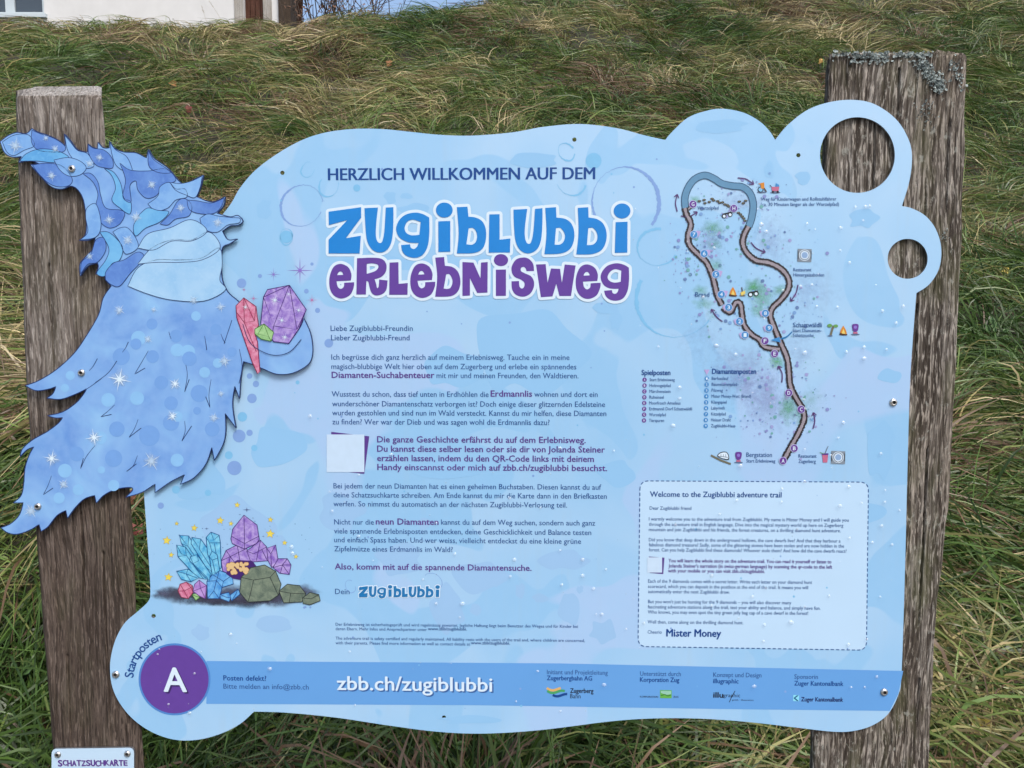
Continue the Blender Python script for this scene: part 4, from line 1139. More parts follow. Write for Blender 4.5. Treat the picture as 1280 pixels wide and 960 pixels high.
# pictograms
GRY = paint('icon_grey', srgbk(112, 116, 130)); ORG = paint('icon_orange', srgbk(226, 140, 50)); YEL = paint('icon_yellow', srgbk(245, 210, 110)); BRN = paint('icon_brown', srgbk(92, 62, 44)); ROS = paint('icon_rose', srgbk(206, 110, 140)); SHD = paint('icon_shade', srgbk(96, 112, 145))
def campfire(x, y):
    ar = Art(); ar.poly(circle(x, y + 4.4, 5.2, 16, 1.4), 4, BRN)
    ar.poly(cr_contour([(x - 4, y + 3.5), (x - 3, y - 1.5), (x, y - 6.5, 1), (x + 3, y - 1), (x + 4, y + 3.5), (x, y + 4.6)], 5), 5, ORG); ar.poly(cr_contour([(x - 2, y + 3), (x, y - 2.5, 1), (x + 2, y + 3), (x, y + 4)], 5), 5.8, YEL)
    ar.line(np.array([(x - 4.5, y + 3.2), (x + 4.5, y + 5.2)]), 1.2, 6.4, BRN); ar.build('campfire_icon', board)
campfire(916, 365); campfire(1054, 413.5)
def plate(x, y):
    ar = Art(); ar.poly([(x - 8.5, y - 8), (x + 9, y - 7.5), (x + 8.5, y + 8.5), (x - 9, y + 8)], 4, paint('icon_tray', srgbk(140, 146, 158))); ar.poly(circle(x, y, 7, 26), 4.8, WHITE)
    ar.poly(circle(x, y, 6.2, 26), 5.4, GRY); ar.poly(circle(x, y, 5.2, 26), 6, WHITE); ar.poly(circle(x, y, 3.9, 22), 6.6, paint('icon_plate', srgbk(150, 176, 214)))
    ar.line(np.array([(x - 8, y - 5), (x - 8, y + 5)]), .8, 5.4, BLACK); ar.line(np.array([(x + 8.2, y - 5), (x + 8.2, y + 5)]), .8, 5.4, BLACK); ar.build('plate_icon', board)
plate(1005.5, 319); plate(1047.5, 571.5)
ar = Art(); ar.poly([(1027.5, 567.5), (1035, 567.5), (1034, 578), (1028.5, 578)], 4, ROS); ar.poly([(1027, 566.5), (1035.5, 566.5), (1035.3, 568.6), (1027.2, 568.6)], 4.8, PURPLE2); ar.line(np.array([(1031, 567), (1035, 557.5)]), .8, 5, GRY); ar.line(np.array([(1030, 567), (1024.5, 565.5)]), .8, 5, GRN_M := paint('icon_green', srgbk(110, 160, 90))); ar.build('drink_icon', board)
def stamp(x, y):
    ar = Art(); ar.poly(circle(x, y + 6, 5.5, 16, 1.0), 4, SHD); ar.poly(cr_contour([(x - 3.6, y - 6.5), (x + 3.6, y - 6.5), (x + 3.4, y), (x + 1.5, y + 2.5), (x - 1.5, y + 2.5), (x - 3.4, y)], 4), 4.8, MPUR); ar.poly(circle(x, y - 3, 2.0, 16), 5.4, VIOL); ar.poly([(x - 2.6, y + 3), (x + 2.6, y + 3), (x + 2.8, y + 5), (x - 2.8, y + 5)], 5, ROS); ar.build('stamp_icon', board)
stamp(1069, 412); stamp(923, 572)
ar = Art()
for x in (938, 945): ar.poly(circle(x, 368 - (x - 938) * .15, 3.2, 16), 5, BLACK); ar.poly(circle(x, 368.3 - (x - 938) * .15, 1.9, 14), 5.8, WHITE)
ar.line(np.array([(936, 366), (947, 364)]), 1.6, 6.4, BLACK); ar.build('binoculars_icon', board)
ar = Art()
for x in (905, 912.5): ar.poly(circle(x, 270 + (905 - x) * .25, 3.0, 16), 5, BLACK); ar.poly(circle(x, 270.4 + (905 - x) * .25, 1.8, 14), 5.8, WHITE)
ar.line(np.array([(903, 268), (914, 265.5)]), 1.6, 6.4, BLACK); ar.build('binoculars_icon', board)
ar = Art(); ar.line(np.array([(1038, 419.5), (1040, 412), (1042, 407)]), 2.8, 4, STN); ar.poly(circle(1037, 407, 3.2, 10, 2.3), 4.8, GRN_M); ar.poly(circle(1044.5, 407.5, 3, 10, 2), 5, GRN_M); ar.poly(circle(1037.5, 419.8, 3.4, 10, .9), 4.6, SHD); ar.build('sapling_icon', board)
ar = Art(); ar.line(np.array([(928, 369), (927.5, 362), (927, 359)]), 1.2, 4.8, BRN); ar.poly([(925, 366), (931, 363), (931.5, 367), (927, 369.5)], 5.2, YEL); ar.poly(circle(928, 369.5, 4, 12, 1), 4.4, STN); ar.build('signpost_icon', board)
ar = Art(); ar.poly(circle(952, 240.5, 6, 16, .9), 4, SHD); ar.poly(circle(950.5, 237, 3.6, 20), 4.8, BLACK); ar.poly(circle(950.5, 237, 2.6, 18), 5.4, CYAN); ar.poly([(950.5, 229), (955, 228), (955.5, 236), (951, 236)], 6, ORG); ar.line(np.array([(955, 235.5), (958, 239.8)]), 1.4, 6.2, BRN); ar.line(np.array([(948, 229.5), (951, 230.5)]), 1.1, 6.4, ORG); ar.build('wheelchair_icon', board)
ar = Art(); ar.poly(circle(969, 240.8, 6.5, 16, .9), 4, SHD); ar.poly([(964, 233.5), (974, 233.5), (973, 239), (965, 239)], 4.8, ROS); ar.poly([(969.5, 229), (973.5, 231), (974, 233.5), (969, 233.5)], 5.4, MBLU)
for x in (966, 972): ar.poly(circle(x, 239.8, 1.4, 12), 6, BLACK)
ar.line(np.array([(964, 233.5), (962, 231.5)]), .9, 6, BLACK); ar.build('pram_icon', board)
ar = Art(); ar.line(np.array([(888.5, 569), (900, 575), (913.5, 580)]), 2.4, 4, STN); ar.poly(cr_contour([(896.5, 570), (900, 565.5), (907, 564.5), (910.5, 568), (910.8, 574.5), (903, 573.5)], 4), 4.8, BLACK); ar.poly(cr_contour([(897.5, 569.8), (900.5, 566.4), (906.7, 565.4), (909.6, 568.4), (909.8, 573.4), (903, 572.6)], 4), 5.5, WHITE); ar.line(np.array([(898, 570), (909.5, 571.5)]), .7, 6.1, GRY)
for x in (901, 904, 907): ar.line(np.array([(x, 567.5), (x, 571)]), .6, 6.5, GRY)
ar.build('cable_car_icon', board)

# ------------------------------------------------------------------ crystal heap illustration
ZC = lambda p: [(a / 5.818 + 190, b / 5.818 + 620) for a, b in p]
wash('ground_smear', [(225, 742, 38, 13, srgbk(70, 66, 84), 1.0), (262, 748, 46, 11, srgbk(58, 55, 70), 1.0), (300, 750, 50, 11, srgbk(64, 60, 76), 1.0), (345, 746, 48, 13, srgbk(74, 70, 92), 1.0), (375, 740, 26, 11, srgbk(90, 88, 112), .9), (290, 742, 76, 15, srgbk(84, 80, 104), .9), (205, 742, 16, 8, srgbk(96, 96, 122), .8)], 1.0, board)
def crystal_mats(nm, c0, c1, edge):
    return tongue_material(nm + '_crystal_ink', c0, c1, 5.0), paint(nm + '_line_ink', edge)
CB = crystal_mats('aqua', srgbk(66, 162, 214), srgbk(150, 218, 242), srgbk(18, 84, 138)); CBb = crystal_mats('azure', srgbk(64, 142, 214), srgbk(130, 192, 240), srgbk(18, 62, 130))
CP = crystal_mats('violet', srgbk(134, 90, 188), srgbk(200, 170, 226), srgbk(72, 36, 112)); CRd = crystal_mats('crimson', srgbk(206, 84, 124), srgbk(240, 160, 186), srgbk(134, 28, 66)); CPk = crystal_mats('mauve', srgbk(176, 122, 200), srgbk(204, 160, 220), srgbk(104, 56, 130)); CGn = crystal_mats('lime', srgbk(132, 180, 110), srgbk(180, 214, 150), srgbk(70, 112, 44))
def crystals(name, items, parent, tr=ZC, d=0.0, w=1.0, lay=2.5):
    ar = Art(d)
    for i, (pts, facets, cm) in enumerate(items):
        p = np.array(tr(pts)); ar.poly(p, lay + .55 * i, cm[0])
        ar.line(p, w, lay + .2 + .55 * i, cm[1], True)
        for fl in facets: ar.line(np.array(tr(fl)), w * .8, lay + .2 + .55 * i, cm[1])
    return ar.build(name, parent)
crystals('aqua_crystals', [
    ([(200, 285), (268, 290), (330, 395), (440, 560), (415, 600), (215, 345)], [[(200, 285), (235, 330), (262, 365), (268, 290)], [(215, 345), (262, 365), (420, 590)]], CB),
    ([(290, 300), (355, 312), (440, 430), (450, 560), (395, 520), (285, 345)], [[(290, 300), (325, 350), (345, 385), (355, 312)], [(345, 385), (445, 540)]], CB),
    ([(395, 300), (430, 262), (490, 285), (498, 340), (505, 520), (470, 565), (405, 420)], [[(395, 300), (420, 340), (498, 340)], [(430, 262), (450, 320), (490, 285)], [(420, 340), (470, 540)], [(455, 345), (485, 530)]], CB),
    ([(180, 355), (245, 370), (300, 450), (420, 610), (330, 592), (190, 440)], [[(180, 355), (215, 420), (250, 430), (245, 370)], [(190, 440), (250, 430), (375, 600)]], CB),
    ([(280, 440), (330, 425), (425, 560), (420, 612), (385, 590), (275, 470)], [[(280, 440), (300, 490), (340, 470), (330, 425)], [(300, 490), (410, 600)]], CB),
    ([(418, 440), (440, 400), (475, 425), (495, 540), (440, 575)], [[(418, 440), (440, 465), (480, 450)], [(440, 465), (462, 560)]], CB),
    ([(180, 545), (265, 530), (345, 592), (285, 622), (215, 605)], [[(180, 545), (250, 565), (265, 530)], [(250, 565), (330, 595)], [(250, 565), (285, 620)]], CB)], board)
crystals('azure_crystals', [
    ([(400, 620), (440, 570), (490, 540), (585, 575), (592, 640), (510, 665), (490, 745), (405, 745)], [[(400, 620), (470, 615), (490, 540)], [(470, 615), (510, 665), (592, 640)], [(470, 615), (450, 690), (405, 745)], [(450, 690), (490, 745)], [(520, 620), (585, 575)], [(440, 570), (520, 620), (510, 665)]], CBb),
    ([(495, 715), (560, 700), (575, 740), (560, 768), (500, 745)], [[(495, 715), (540, 735), (575, 740)]], CBb), ([(568, 720), (625, 678), (642, 700), (640, 715), (580, 762)], [[(625, 678), (610, 715), (580, 762)]], CBb)], board)
crystals('violet_crystals', [
    ([(505, 470), (540, 395), (620, 355), (690, 380), (720, 470), (600, 480), (545, 560), (515, 545)], [[(540, 395), (570, 440), (545, 560)], [(570, 440), (650, 400), (690, 380)], [(570, 440), (600, 480)], [(620, 355), (640, 470)], [(505, 470), (570, 440)]], CP),
    ([(690, 400), (790, 320), (835, 370), (850, 470), (720, 480)], [[(790, 320), (760, 470)], [(690, 400), (740, 420), (835, 370)], [(800, 390), (840, 470)]], CP),
    ([(835, 380), (900, 355), (920, 480), (870, 520), (845, 470)], [[(900, 355), (865, 420), (870, 520)], [(835, 380), (865, 420)]], CP),
    ([(880, 520), (920, 455), (985, 455), (1012, 500), (1000, 570), (930, 560)], [[(880, 520), (950, 500), (1012, 500)], [(950, 500), (985, 455)], [(950, 500), (935, 560)], [(950, 500), (1000, 570)]], CP),
    ([(670, 138), (765, 210), (782, 315), (760, 345), (675, 385), (585, 345), (575, 310), (588, 240)], [[(670, 138), (673, 260), (675, 385)], [(577, 290), (675, 345), (781, 290)]], CP)], board)
gd = Art(); rr = random.Random(4)
gd.poly(ZC([(540, 565), (560, 500), (620, 465), (730, 470), (770, 520), (700, 620), (590, 600)]), 5.2, CP[1])
GOLD = paint('gold_ink', srgbk(240, 196, 140)); GOLDL = paint('gold_line_ink', srgbk(150, 92, 50))
for i in range(44):
    a, b = rr.uniform(550, 700), rr.uniform(486, 560)
    q = ZC([(a, b)])[0]; gd.poly(circle(q[0], q[1], 2.6, 8, a0=rr.random()), 5.5 + i * .04, GOLDL); gd.poly(circle(q[0], q[1], 2.05, 8, a0=rr.random()), 7.2 + i * .04, GOLD)
gd.build('gold_nuggets', board)
crystals('crimson_gem', [([(190, 690), (205, 640), (250, 625), (295, 650), (300, 700), (265, 745), (215, 735)], [[(190, 690), (235, 690), (265, 745)], [(205, 640), (235, 690)], [(235, 690), (285, 665), (295, 650)], [(250, 625), (285, 665)], [(285, 665), (300, 700)]], CRd)], board, lay=4)
crystals('mauve_gem', [([(345, 610), (398, 650), (390, 745), (345, 725), (300, 690), (312, 640)], [[(345, 610), (355, 670), (390, 745)], [(300, 690), (355, 670), (398, 650)]], CPk)], board, lay=6.6)
crystals('lime_gem', [([(292, 715), (330, 705), (350, 735), (320, 757)], [[(292, 715), (325, 730), (350, 735)]], CGn)], board, lay=5)
STo = tongue_material('stone_heap_ink', srgbk(92, 104, 92), srgbk(138, 146, 124), 4.0); STl = paint('stone_line_ink', srgbk(48, 52, 52))
crystals('rock_heap', [([(650, 590), (720, 520), (820, 500), (900, 545), (940, 640), (920, 720), (860, 760), (700, 770), (640, 700)], [[(650, 590), (740, 610), (860, 590), (900, 545)], [(740, 610), (720, 700), (700, 770)], [(860, 590), (920, 720)]], (STo, STl)),
                       ([(925, 690), (985, 640), (1075, 650), (1120, 710), (1090, 770), (960, 775)], [[(925, 690), (1010, 705), (1120, 710)], [(1010, 705), (1000, 772)]], (STo, STl)), ([(1095, 740), (1150, 700), (1215, 715), (1225, 760), (1150, 790), (1100, 780)], [[(1095, 740), (1160, 745), (1215, 715)]], (STo, STl))], board, lay=6)
st = Art(); YS = paint('star_yellow_ink', srgbk(244, 214, 92)); YO = paint('star_line_ink', srgbk(150, 126, 60))
def star5(x, y, r, lay, m, a0=-1.45):
    return [(x + (r if i % 2 == 0 else r * .48) * math.cos(a0 + math.pi * i / 5), y + (r if i % 2 == 0 else r * .48) * math.sin(a0 + math.pi * i / 5)) for i in range(10)]
for a, b, r_ in ((620, 65, 20), (497, 178, 27), (575, 200, 17), (308, 232, 24), (180, 200, 14), (108, 323, 31), (140, 428, 19), (120, 590, 30), (862, 172, 19), (860, 275, 32), (965, 340, 18), (1047, 440, 16)):
    q = ZC([(a, b)])[0]; st.poly(star5(*q, r_ / 5.818 + .55, 0, 0), 2, YO); st.poly(star5(*q, r_ / 5.818, 0, 0), 2.6, YS)
for a, b, r_ in ((690, 100, 26), (735, 160, 9), (640, 135, 9), (398, 237, 14), (810, 293, 10), (548, 350, 8), (568, 240, 7), (370, 298, 7)):
    q = ZC([(a, b)])[0]; spark(st, *q, r_ / 5.818 * 1.2, paint('glint_ink', srgbk(84, 96, 140)), 2.2, 4, .16)
for _ in range(60):
    a, b = rr.gauss(560, 260), rr.uniform(180, 520); q = ZC([(a, b)])[0]; st.poly(circle(*q, rr.uniform(.3, .6), 6), 1.8, SLATE)
st.build('star_pattern', board)

# ------------------------------------------------------------------ blue cut-out panel: a plain flame-edged sheet
PD = -0.0060                                               # front of the panel, in front of the board
T4 = lambda p: [((a[0] / 4), (a[1] / 4 + 150)) + tuple(a[2:]) for a in p]
TB = lambda p: [((a[0] / 3.694), (a[1] / 3.694 + 420)) + tuple(a[2:]) for a in p]
PO = T4([(0, 108, 1), (40, 78), (85, 62), (130, 68), (160, 42, 1), (190, 60), (240, 76), (290, 100), (327, 130, 1), (321, 68, 1), (350, 100), (385, 146), (437, 162, 1), (440, 118, 1), (462, 136), (487, 142, 1), (490, 110, 1), (515, 138), (547, 140, 1), (547, 106, 1), (572, 140), (620, 160), (680, 164), (732, 190, 1),
         (742, 146, 1), (772, 192), (840, 240), (895, 305), (930, 320), (980, 292), (1018, 275, 1), (1005, 330), (984, 384, 1), (1060, 410), (1126, 383, 1), (1118, 428), (1086, 466, 1), (1150, 484), (1190, 477), (1214, 505), (1192, 525), (1150, 530), (1112, 556, 1), (1140, 598), (1187, 594, 1), (1150, 618), (1112, 640), (1106, 720), (1112, 800), (1140, 860), (1185, 900, 1)])
PO += [(306, 386), (312, 402), (322, 414), (344, 426), (362, 422), (374, 411), (380, 398, 1), (388, 416), (391, 436), (388, 452), (376, 462), (361, 467.5), (345, 467.5), (331, 462), (317, 456), (304.5, 452, 1)]
PO += TB([(1122, 130), (1112, 200), (1106, 290, 1), (1084, 232, 1), (1074, 300), (1078, 360), (1090, 425, 1), (1040, 358, 1), (1042, 440), (1030, 500), (990, 575, 1), (978, 515, 1), (950, 592), (895, 655), (833, 686, 1), (852, 640, 1), (785, 675), (716, 724, 1), (716, 683, 1), (655, 722), (580, 745, 1), (612, 712), (600, 699), (535, 708),
          (480, 735), (445, 772, 1), (437, 736, 1), (390, 752), (345, 795), (312, 842, 1), (304, 805, 1), (262, 830), (222, 880), (190, 902, 1), (180, 870, 1), (140, 895), (80, 915), (35, 908), (4, 885, 1), (50, 866), (90, 825), (108, 770, 1), (60, 771, 1), (98, 736), (110, 680), (116, 610), (135, 550), (156, 512, 1), (125, 525), (92, 558, 1), (105, 520),
          (150, 480), (220, 440), (270, 402), (289, 377, 1), (255, 378), (219, 368, 1), (290, 350), (350, 310), (385, 270), (400, 244, 1), (350, 268), (280, 292), (216, 287, 1), (245, 265), (258, 234, 1), (220, 246), (165, 252), (117, 229, 1), (180, 205), (260, 155), (340, 82), (395, 5)])
PO += T4([(492, 975), (516, 890), (556, 830, 1), (528, 800), (524, 768, 1), (478, 771, 1), (492, 735), (488, 716, 1), (440, 730), (401, 781, 1), (400, 720), (432, 680), (468, 640), (476, 588, 1), (440, 602), (396, 603, 1), (428, 570), (432, 500), (425, 440), (414, 390), (390, 350), (355, 330), (310, 345), (260, 335), (210, 290), (152, 224, 1), (195, 218, 1), (150, 202), (93, 213, 1), (108, 182, 1), (60, 185), (22, 162)])
POC = cr_contour(PO, 5)
panel = sheet('cutout_panel', [POC], PD, 0.004, [M_PANEL, paint('panel_edge', (0.03, 0.05, 0.1, 1), .5)], root)
panel['label'] = 'jagged sparkly blue cut-out sheet over the left post'
TD = tongue_material('deep_tongue_ink', srgbk(80, 120, 200), srgbk(112, 152, 220)); TM = tongue_material('mid_tongue_ink', srgbk(112, 160, 226), srgbk(148, 190, 238)); TC = tongue_material('cyan_tongue_ink', srgbk(92, 164, 224), srgbk(126, 190, 236))
TP = tongue_material('pale_tongue_ink', srgbk(158, 200, 238), srgbk(182, 214, 244)); INK = paint('outline_ink', srgbk(34, 52, 104))
tg = Art(PD)
def tongue(pts, mat, i, tr=T4):
    c = cr_contour(tr(pts), 6)
    tg.poly(c, 1 + .3 * i, mat); tg.line(c, 0.75, 1.15 + .3 * i, INK, True)
TONG = [
    ([(12, 110, 1), (60, 80), (110, 70), (150, 80), (172, 128), (120, 152), (70, 178), (35, 160)], TM), ([(160, 50, 1), (200, 68), (270, 92), (325, 130), (318, 158), (260, 160), (190, 150), (158, 110)], TD), ([(100, 206, 1), (130, 170), (200, 145), (290, 155), (345, 190), (270, 212), (180, 205)], TC),
    ([(324, 76, 1), (352, 110), (388, 152), (440, 170), (470, 230), (420, 240), (370, 200), (338, 150)], TM), ([(162, 226, 1), (230, 216), (310, 230), (360, 290), (350, 325), (300, 335), (250, 320), (200, 275)], TD), ([(270, 200, 1), (340, 188), (400, 205), (432, 240), (400, 275), (345, 280), (300, 250)], TM),
    ([(442, 124, 1), (470, 142), (520, 150), (560, 190), (565, 238), (530, 240), (480, 225), (445, 170)], TD), ([(550, 112, 1), (580, 150), (630, 180), (655, 225), (660, 260), (620, 255), (580, 225), (560, 170)], TM), ([(415, 268, 1), (455, 268), (490, 310), (505, 380), (530, 440), (600, 450), (625, 468), (600, 520), (545, 540), (495, 500), (480, 430), (490, 370), (465, 310)], TD),
    ([(520, 240, 1), (570, 262), (605, 320), (620, 390), (655, 410), (650, 470), (600, 440), (560, 400), (578, 340), (560, 280)], TC), ([(600, 215, 1), (650, 250), (740, 255), (830, 245), (880, 300), (820, 330), (780, 380), (730, 390), (690, 350), (680, 305), (650, 330), (655, 410), (615, 385), (628, 300)], TD),
    ([(742, 152, 1), (770, 198), (838, 246), (850, 265), (790, 262), (745, 230)], TD), ([(740, 420, 1), (790, 380), (800, 335), (845, 312), (880, 345), (925, 345), (935, 385), (880, 400), (840, 440), (780, 455)], TM), ([(850, 312, 1), (905, 318), (960, 305), (1012, 280, 1), (1000, 340), (975, 388), (930, 375), (880, 352)], TM),
    ([(700, 470, 1), (740, 440), (790, 452), (845, 460), (800, 510), (730, 540), (680, 580), (668, 530)], TC), ([(800, 520, 1), (850, 470), (890, 405), (930, 395), (960, 430), (945, 480), (880, 495), (840, 525)], TD), ([(935, 400, 1), (990, 405), (1060, 415), (1122, 390, 1), (1110, 430), (1075, 465), (1010, 470), (950, 450)], TD),
    ([(1000, 492, 1), (1040, 470), (1090, 480), (1160, 488), (1200, 492), (1195, 515), (1140, 525), (1090, 560), (1040, 555), (1010, 525)], TM), ([(402, 600, 1), (440, 560), (430, 490), (436, 440), (480, 420), (505, 500), (500, 560), (470, 590)], TM), ([(405, 770, 1), (410, 710), (455, 670), (480, 600), (520, 590), (530, 650), (490, 710), (440, 722)], TD),
    ([(500, 560, 1), (540, 560), (580, 590), (615, 640), (600, 700), (560, 720), (525, 780), (485, 765), (530, 700), (545, 640)], TC), ([(565, 560, 1), (600, 610), (630, 670), (690, 640), (680, 590), (640, 540), (600, 540)], TM), ([(530, 800, 1), (530, 760), (570, 715), (620, 700), (690, 660), (720, 690), (650, 770), (600, 830), (560, 825)], TD),
    # plain pale waves where the sheet widens
    ([(640, 830, 1), (690, 740), (780, 700), (900, 700), (1010, 690), (1096, 640), (1112, 720), (1100, 800), (1128, 850), (1020, 905), (860, 900), (740, 870)], TP),
    ([(690, 720, 1), (760, 640), (860, 600), (960, 600), (1040, 560), (1090, 600), (1096, 650), (1010, 700), (900, 712), (790, 712)], TP),
    ([(690, 640, 1), (740, 570), (850, 540), (940, 500), (1000, 515), (1035, 560), (960, 605), (860, 606), (770, 650)], TP)]
for i, (p, m_) in enumerate(TONG): tongue(p, m_, i * .5)
tg.build('wave_pattern', panel)
fe = Art(PD)
for p in ([(412, 160), (430, 140), (450, 104)], [(565, 75), (580, 55), (593, 27)], [(440, 215), (500, 170), (540, 115)], [(685, 68), (655, 120), (622, 176), (670, 148)], [(855, 120), (865, 180), (853, 258), (874, 200)], [(945, 0), (950, 30), (955, 65)], [(975, 200), (965, 270), (970, 332), (950, 280)], [(530, 318), (495, 350), (466, 373), (515, 362)], [(638, 385), (620, 430), (596, 468), (652, 425)],
          [(853, 392), (855, 440), (840, 485), (885, 415)], [(440, 505), (400, 555), (372, 612), (385, 565)], [(635, 552), (615, 600), (585, 625), (630, 590)], [(238, 645), (222, 690), (200, 733), (245, 702)], [(1105, 60), (1118, 140), (1104, 220)], [(780, -20), (785, 0), (790, 12)], [(1020, -10), (1030, 15), (1040, 32)], [(400, 245), (430, 225), (470, 195)]):
    c = cr_contour([q + ((1,) if j == 2 else ()) for j, q in enumerate(TB(p))], 5, False); fe.line(c, np.linspace(.5, 1.0, len(c)), 1, INK)
for p in ([(580, 800), (570, 830), (560, 860)],):
    c = cr_contour([(a / 2, b / 2) for a, b in p], 5, False); fe.line(c, .8, 1, INK)
edge = np.array(POC)
fe.line(edge * 1.0, 1.1, .6, INK, True)
fe.build('feather_strokes', panel)
bb = Art(PD); BL = paint('pale_bubble_ink', srgbk(150, 196, 240)); BM = paint('dull_bubble_ink', srgbk(126, 168, 228))
for a, b, r_, m_ in ((640, 10, 34, BL), (818, 65, 30, BL), (945, 168, 25, BL), (1005, 125, 22, BL), (500, 295, 32, BL), (633, 287, 32, BL), (820, 372, 24, BL), (300, 622, 32, BL), (362, 710, 26, BL), (273, 748, 26, BL), (818, 573, 30, BL), (468, 618, 17, BL), (325, 182, 21, BL), (300, 240, 19, BL), (525, 690, 26, BL), (705, 95, 30, BM), (745, 215, 32, BM), (790, 310, 32, BM), (540, 430, 36, BM), (690, 460, 48, BM), (355, 545, 34, BM), (525, 565, 40, BM), (910, 345, 18, BM), (920, 265, 40, BM), (875, 105, 34, BM), (560, 95, 40, BM), (790, 400, 38, BM), (980, 430, 34, BM), (465, 470, 30, BL)):
    q = TB([(a, b)])[0]; bb.poly(circle(q[0], q[1], r_ / 3.694, 24), .8 + .01 * len(bb.f) % .5, m_)
for a, b, r_ in ((220, 420, 8), (245, 395, 6), (190, 405, 7), (270, 412, 7), (290, 440, 6), (170, 430, 7), (235, 440, 9)):
    bb.poly(circle(a, b, r_, 24), 1.0, BL if a % 2 else BM)
bb.build('bubble_pattern', panel)
ss = Art(PD); GLOW = paint('sparkle_ink', srgbk(236, 244, 255)); HAL = srgbk(206, 226, 252)
SPK = [TB([(a, b)])[0] + (r_ / 3.694,) for a, b, r_ in ((553, 200, 60), (810, 220, 36), (798, 370, 34), (435, 468, 46), (240, 565, 46), (295, 683, 32), (700, 578, 52), (1040, 115, 36), (990, 375, 28), (685, 15, 26), (145, 805, 42), (1022, 265, 20))]
SPK += [T4([(a, b)])[0] + (r_ / 4,) for a, b, r_ in ((78, 130, 46), (278, 145, 26), (232, 90, 20), (260, 280, 30), (500, 188, 26), (450, 218, 28), (760, 325, 30), (548, 498, 32), (680, 485, 34), (640, 600, 36), (452, 682, 24), (905, 440, 28), (1090, 512, 32), (600, 950, 34), (968, 900, 28), (1105, 935, 30), (770, 948, 20))]
for i, (x, y, r_) in enumerate(SPK): spark(ss, x, y, r_, GLOW, 6, 8, .13, .4 * (i % 4) + .2)
ss.build('sparkle_pattern', panel)
wash('glow_pattern', [(x, y, r_ * .8, r_ * .8, HAL, .8) for x, y, r_ in SPK], 5.4, panel, PD)
# gems lying on the lower lobe of the sheet
ZG = lambda p: [(a / 6.4 + 280, b / 6.4 + 330) for a, b in p]
crystals('crimson_shaft', [([(160, 270), (258, 340), (278, 490), (250, 560), (270, 620), (290, 860), (270, 878), (230, 790), (105, 430), (98, 335)], [[(160, 270), (165, 470), (245, 455), (258, 340)], [(165, 470), (98, 380)], [(160, 270), (245, 455)], [(165, 470), (260, 700)]], CRd)], panel, ZG, PD, 1.1, 7)
crystals('violet_gem', [([(525, 170), (660, 365), (600, 520), (520, 635), (400, 620), (296, 480), (318, 265), (350, 205)], [[(525, 170), (400, 495), (318, 265)], [(525, 170), (585, 525), (400, 495)], [(318, 265), (525, 170)], [(585, 525), (660, 365)], [(400, 495), (380, 600)]], CP)], panel, ZG, PD, 1.2, 8)
crystals('lime_gem', [([(322, 478), (400, 545), (380, 618), (300, 600), (250, 560), (250, 520)], [[(322, 478), (275, 560), (360, 580), (322, 478)], [(360, 580), (380, 618)]], CGn)], panel, ZG, PD, 1.0, 10)
ar = Art(PD)
for a, b, r_ in ((410, 290, 50), (465, 450, 40), (490, 585, 40), (600, 370, 34), (520, 240, 26), (175, 345, 36)): q = ZG([(a, b)])[0]; spark(ar, *q, r_ / 6.4, GLOW, 12, 8, .12, .3)
ar.build('gem_glints', panel)
ar = Art(PD); c = cr_contour([(304, 405), (311, 425), (322, 436), (342, 444), (362, 440), (377, 424)], 6, False); ar.line(c, .9, 9.6, INK); ar.build('fold_line', panel)
for sx, sy in ((90, 211), (102, 466), (47.5, 633)): screw(panel, sx, sy, PD - 0.0001, 0.0054)

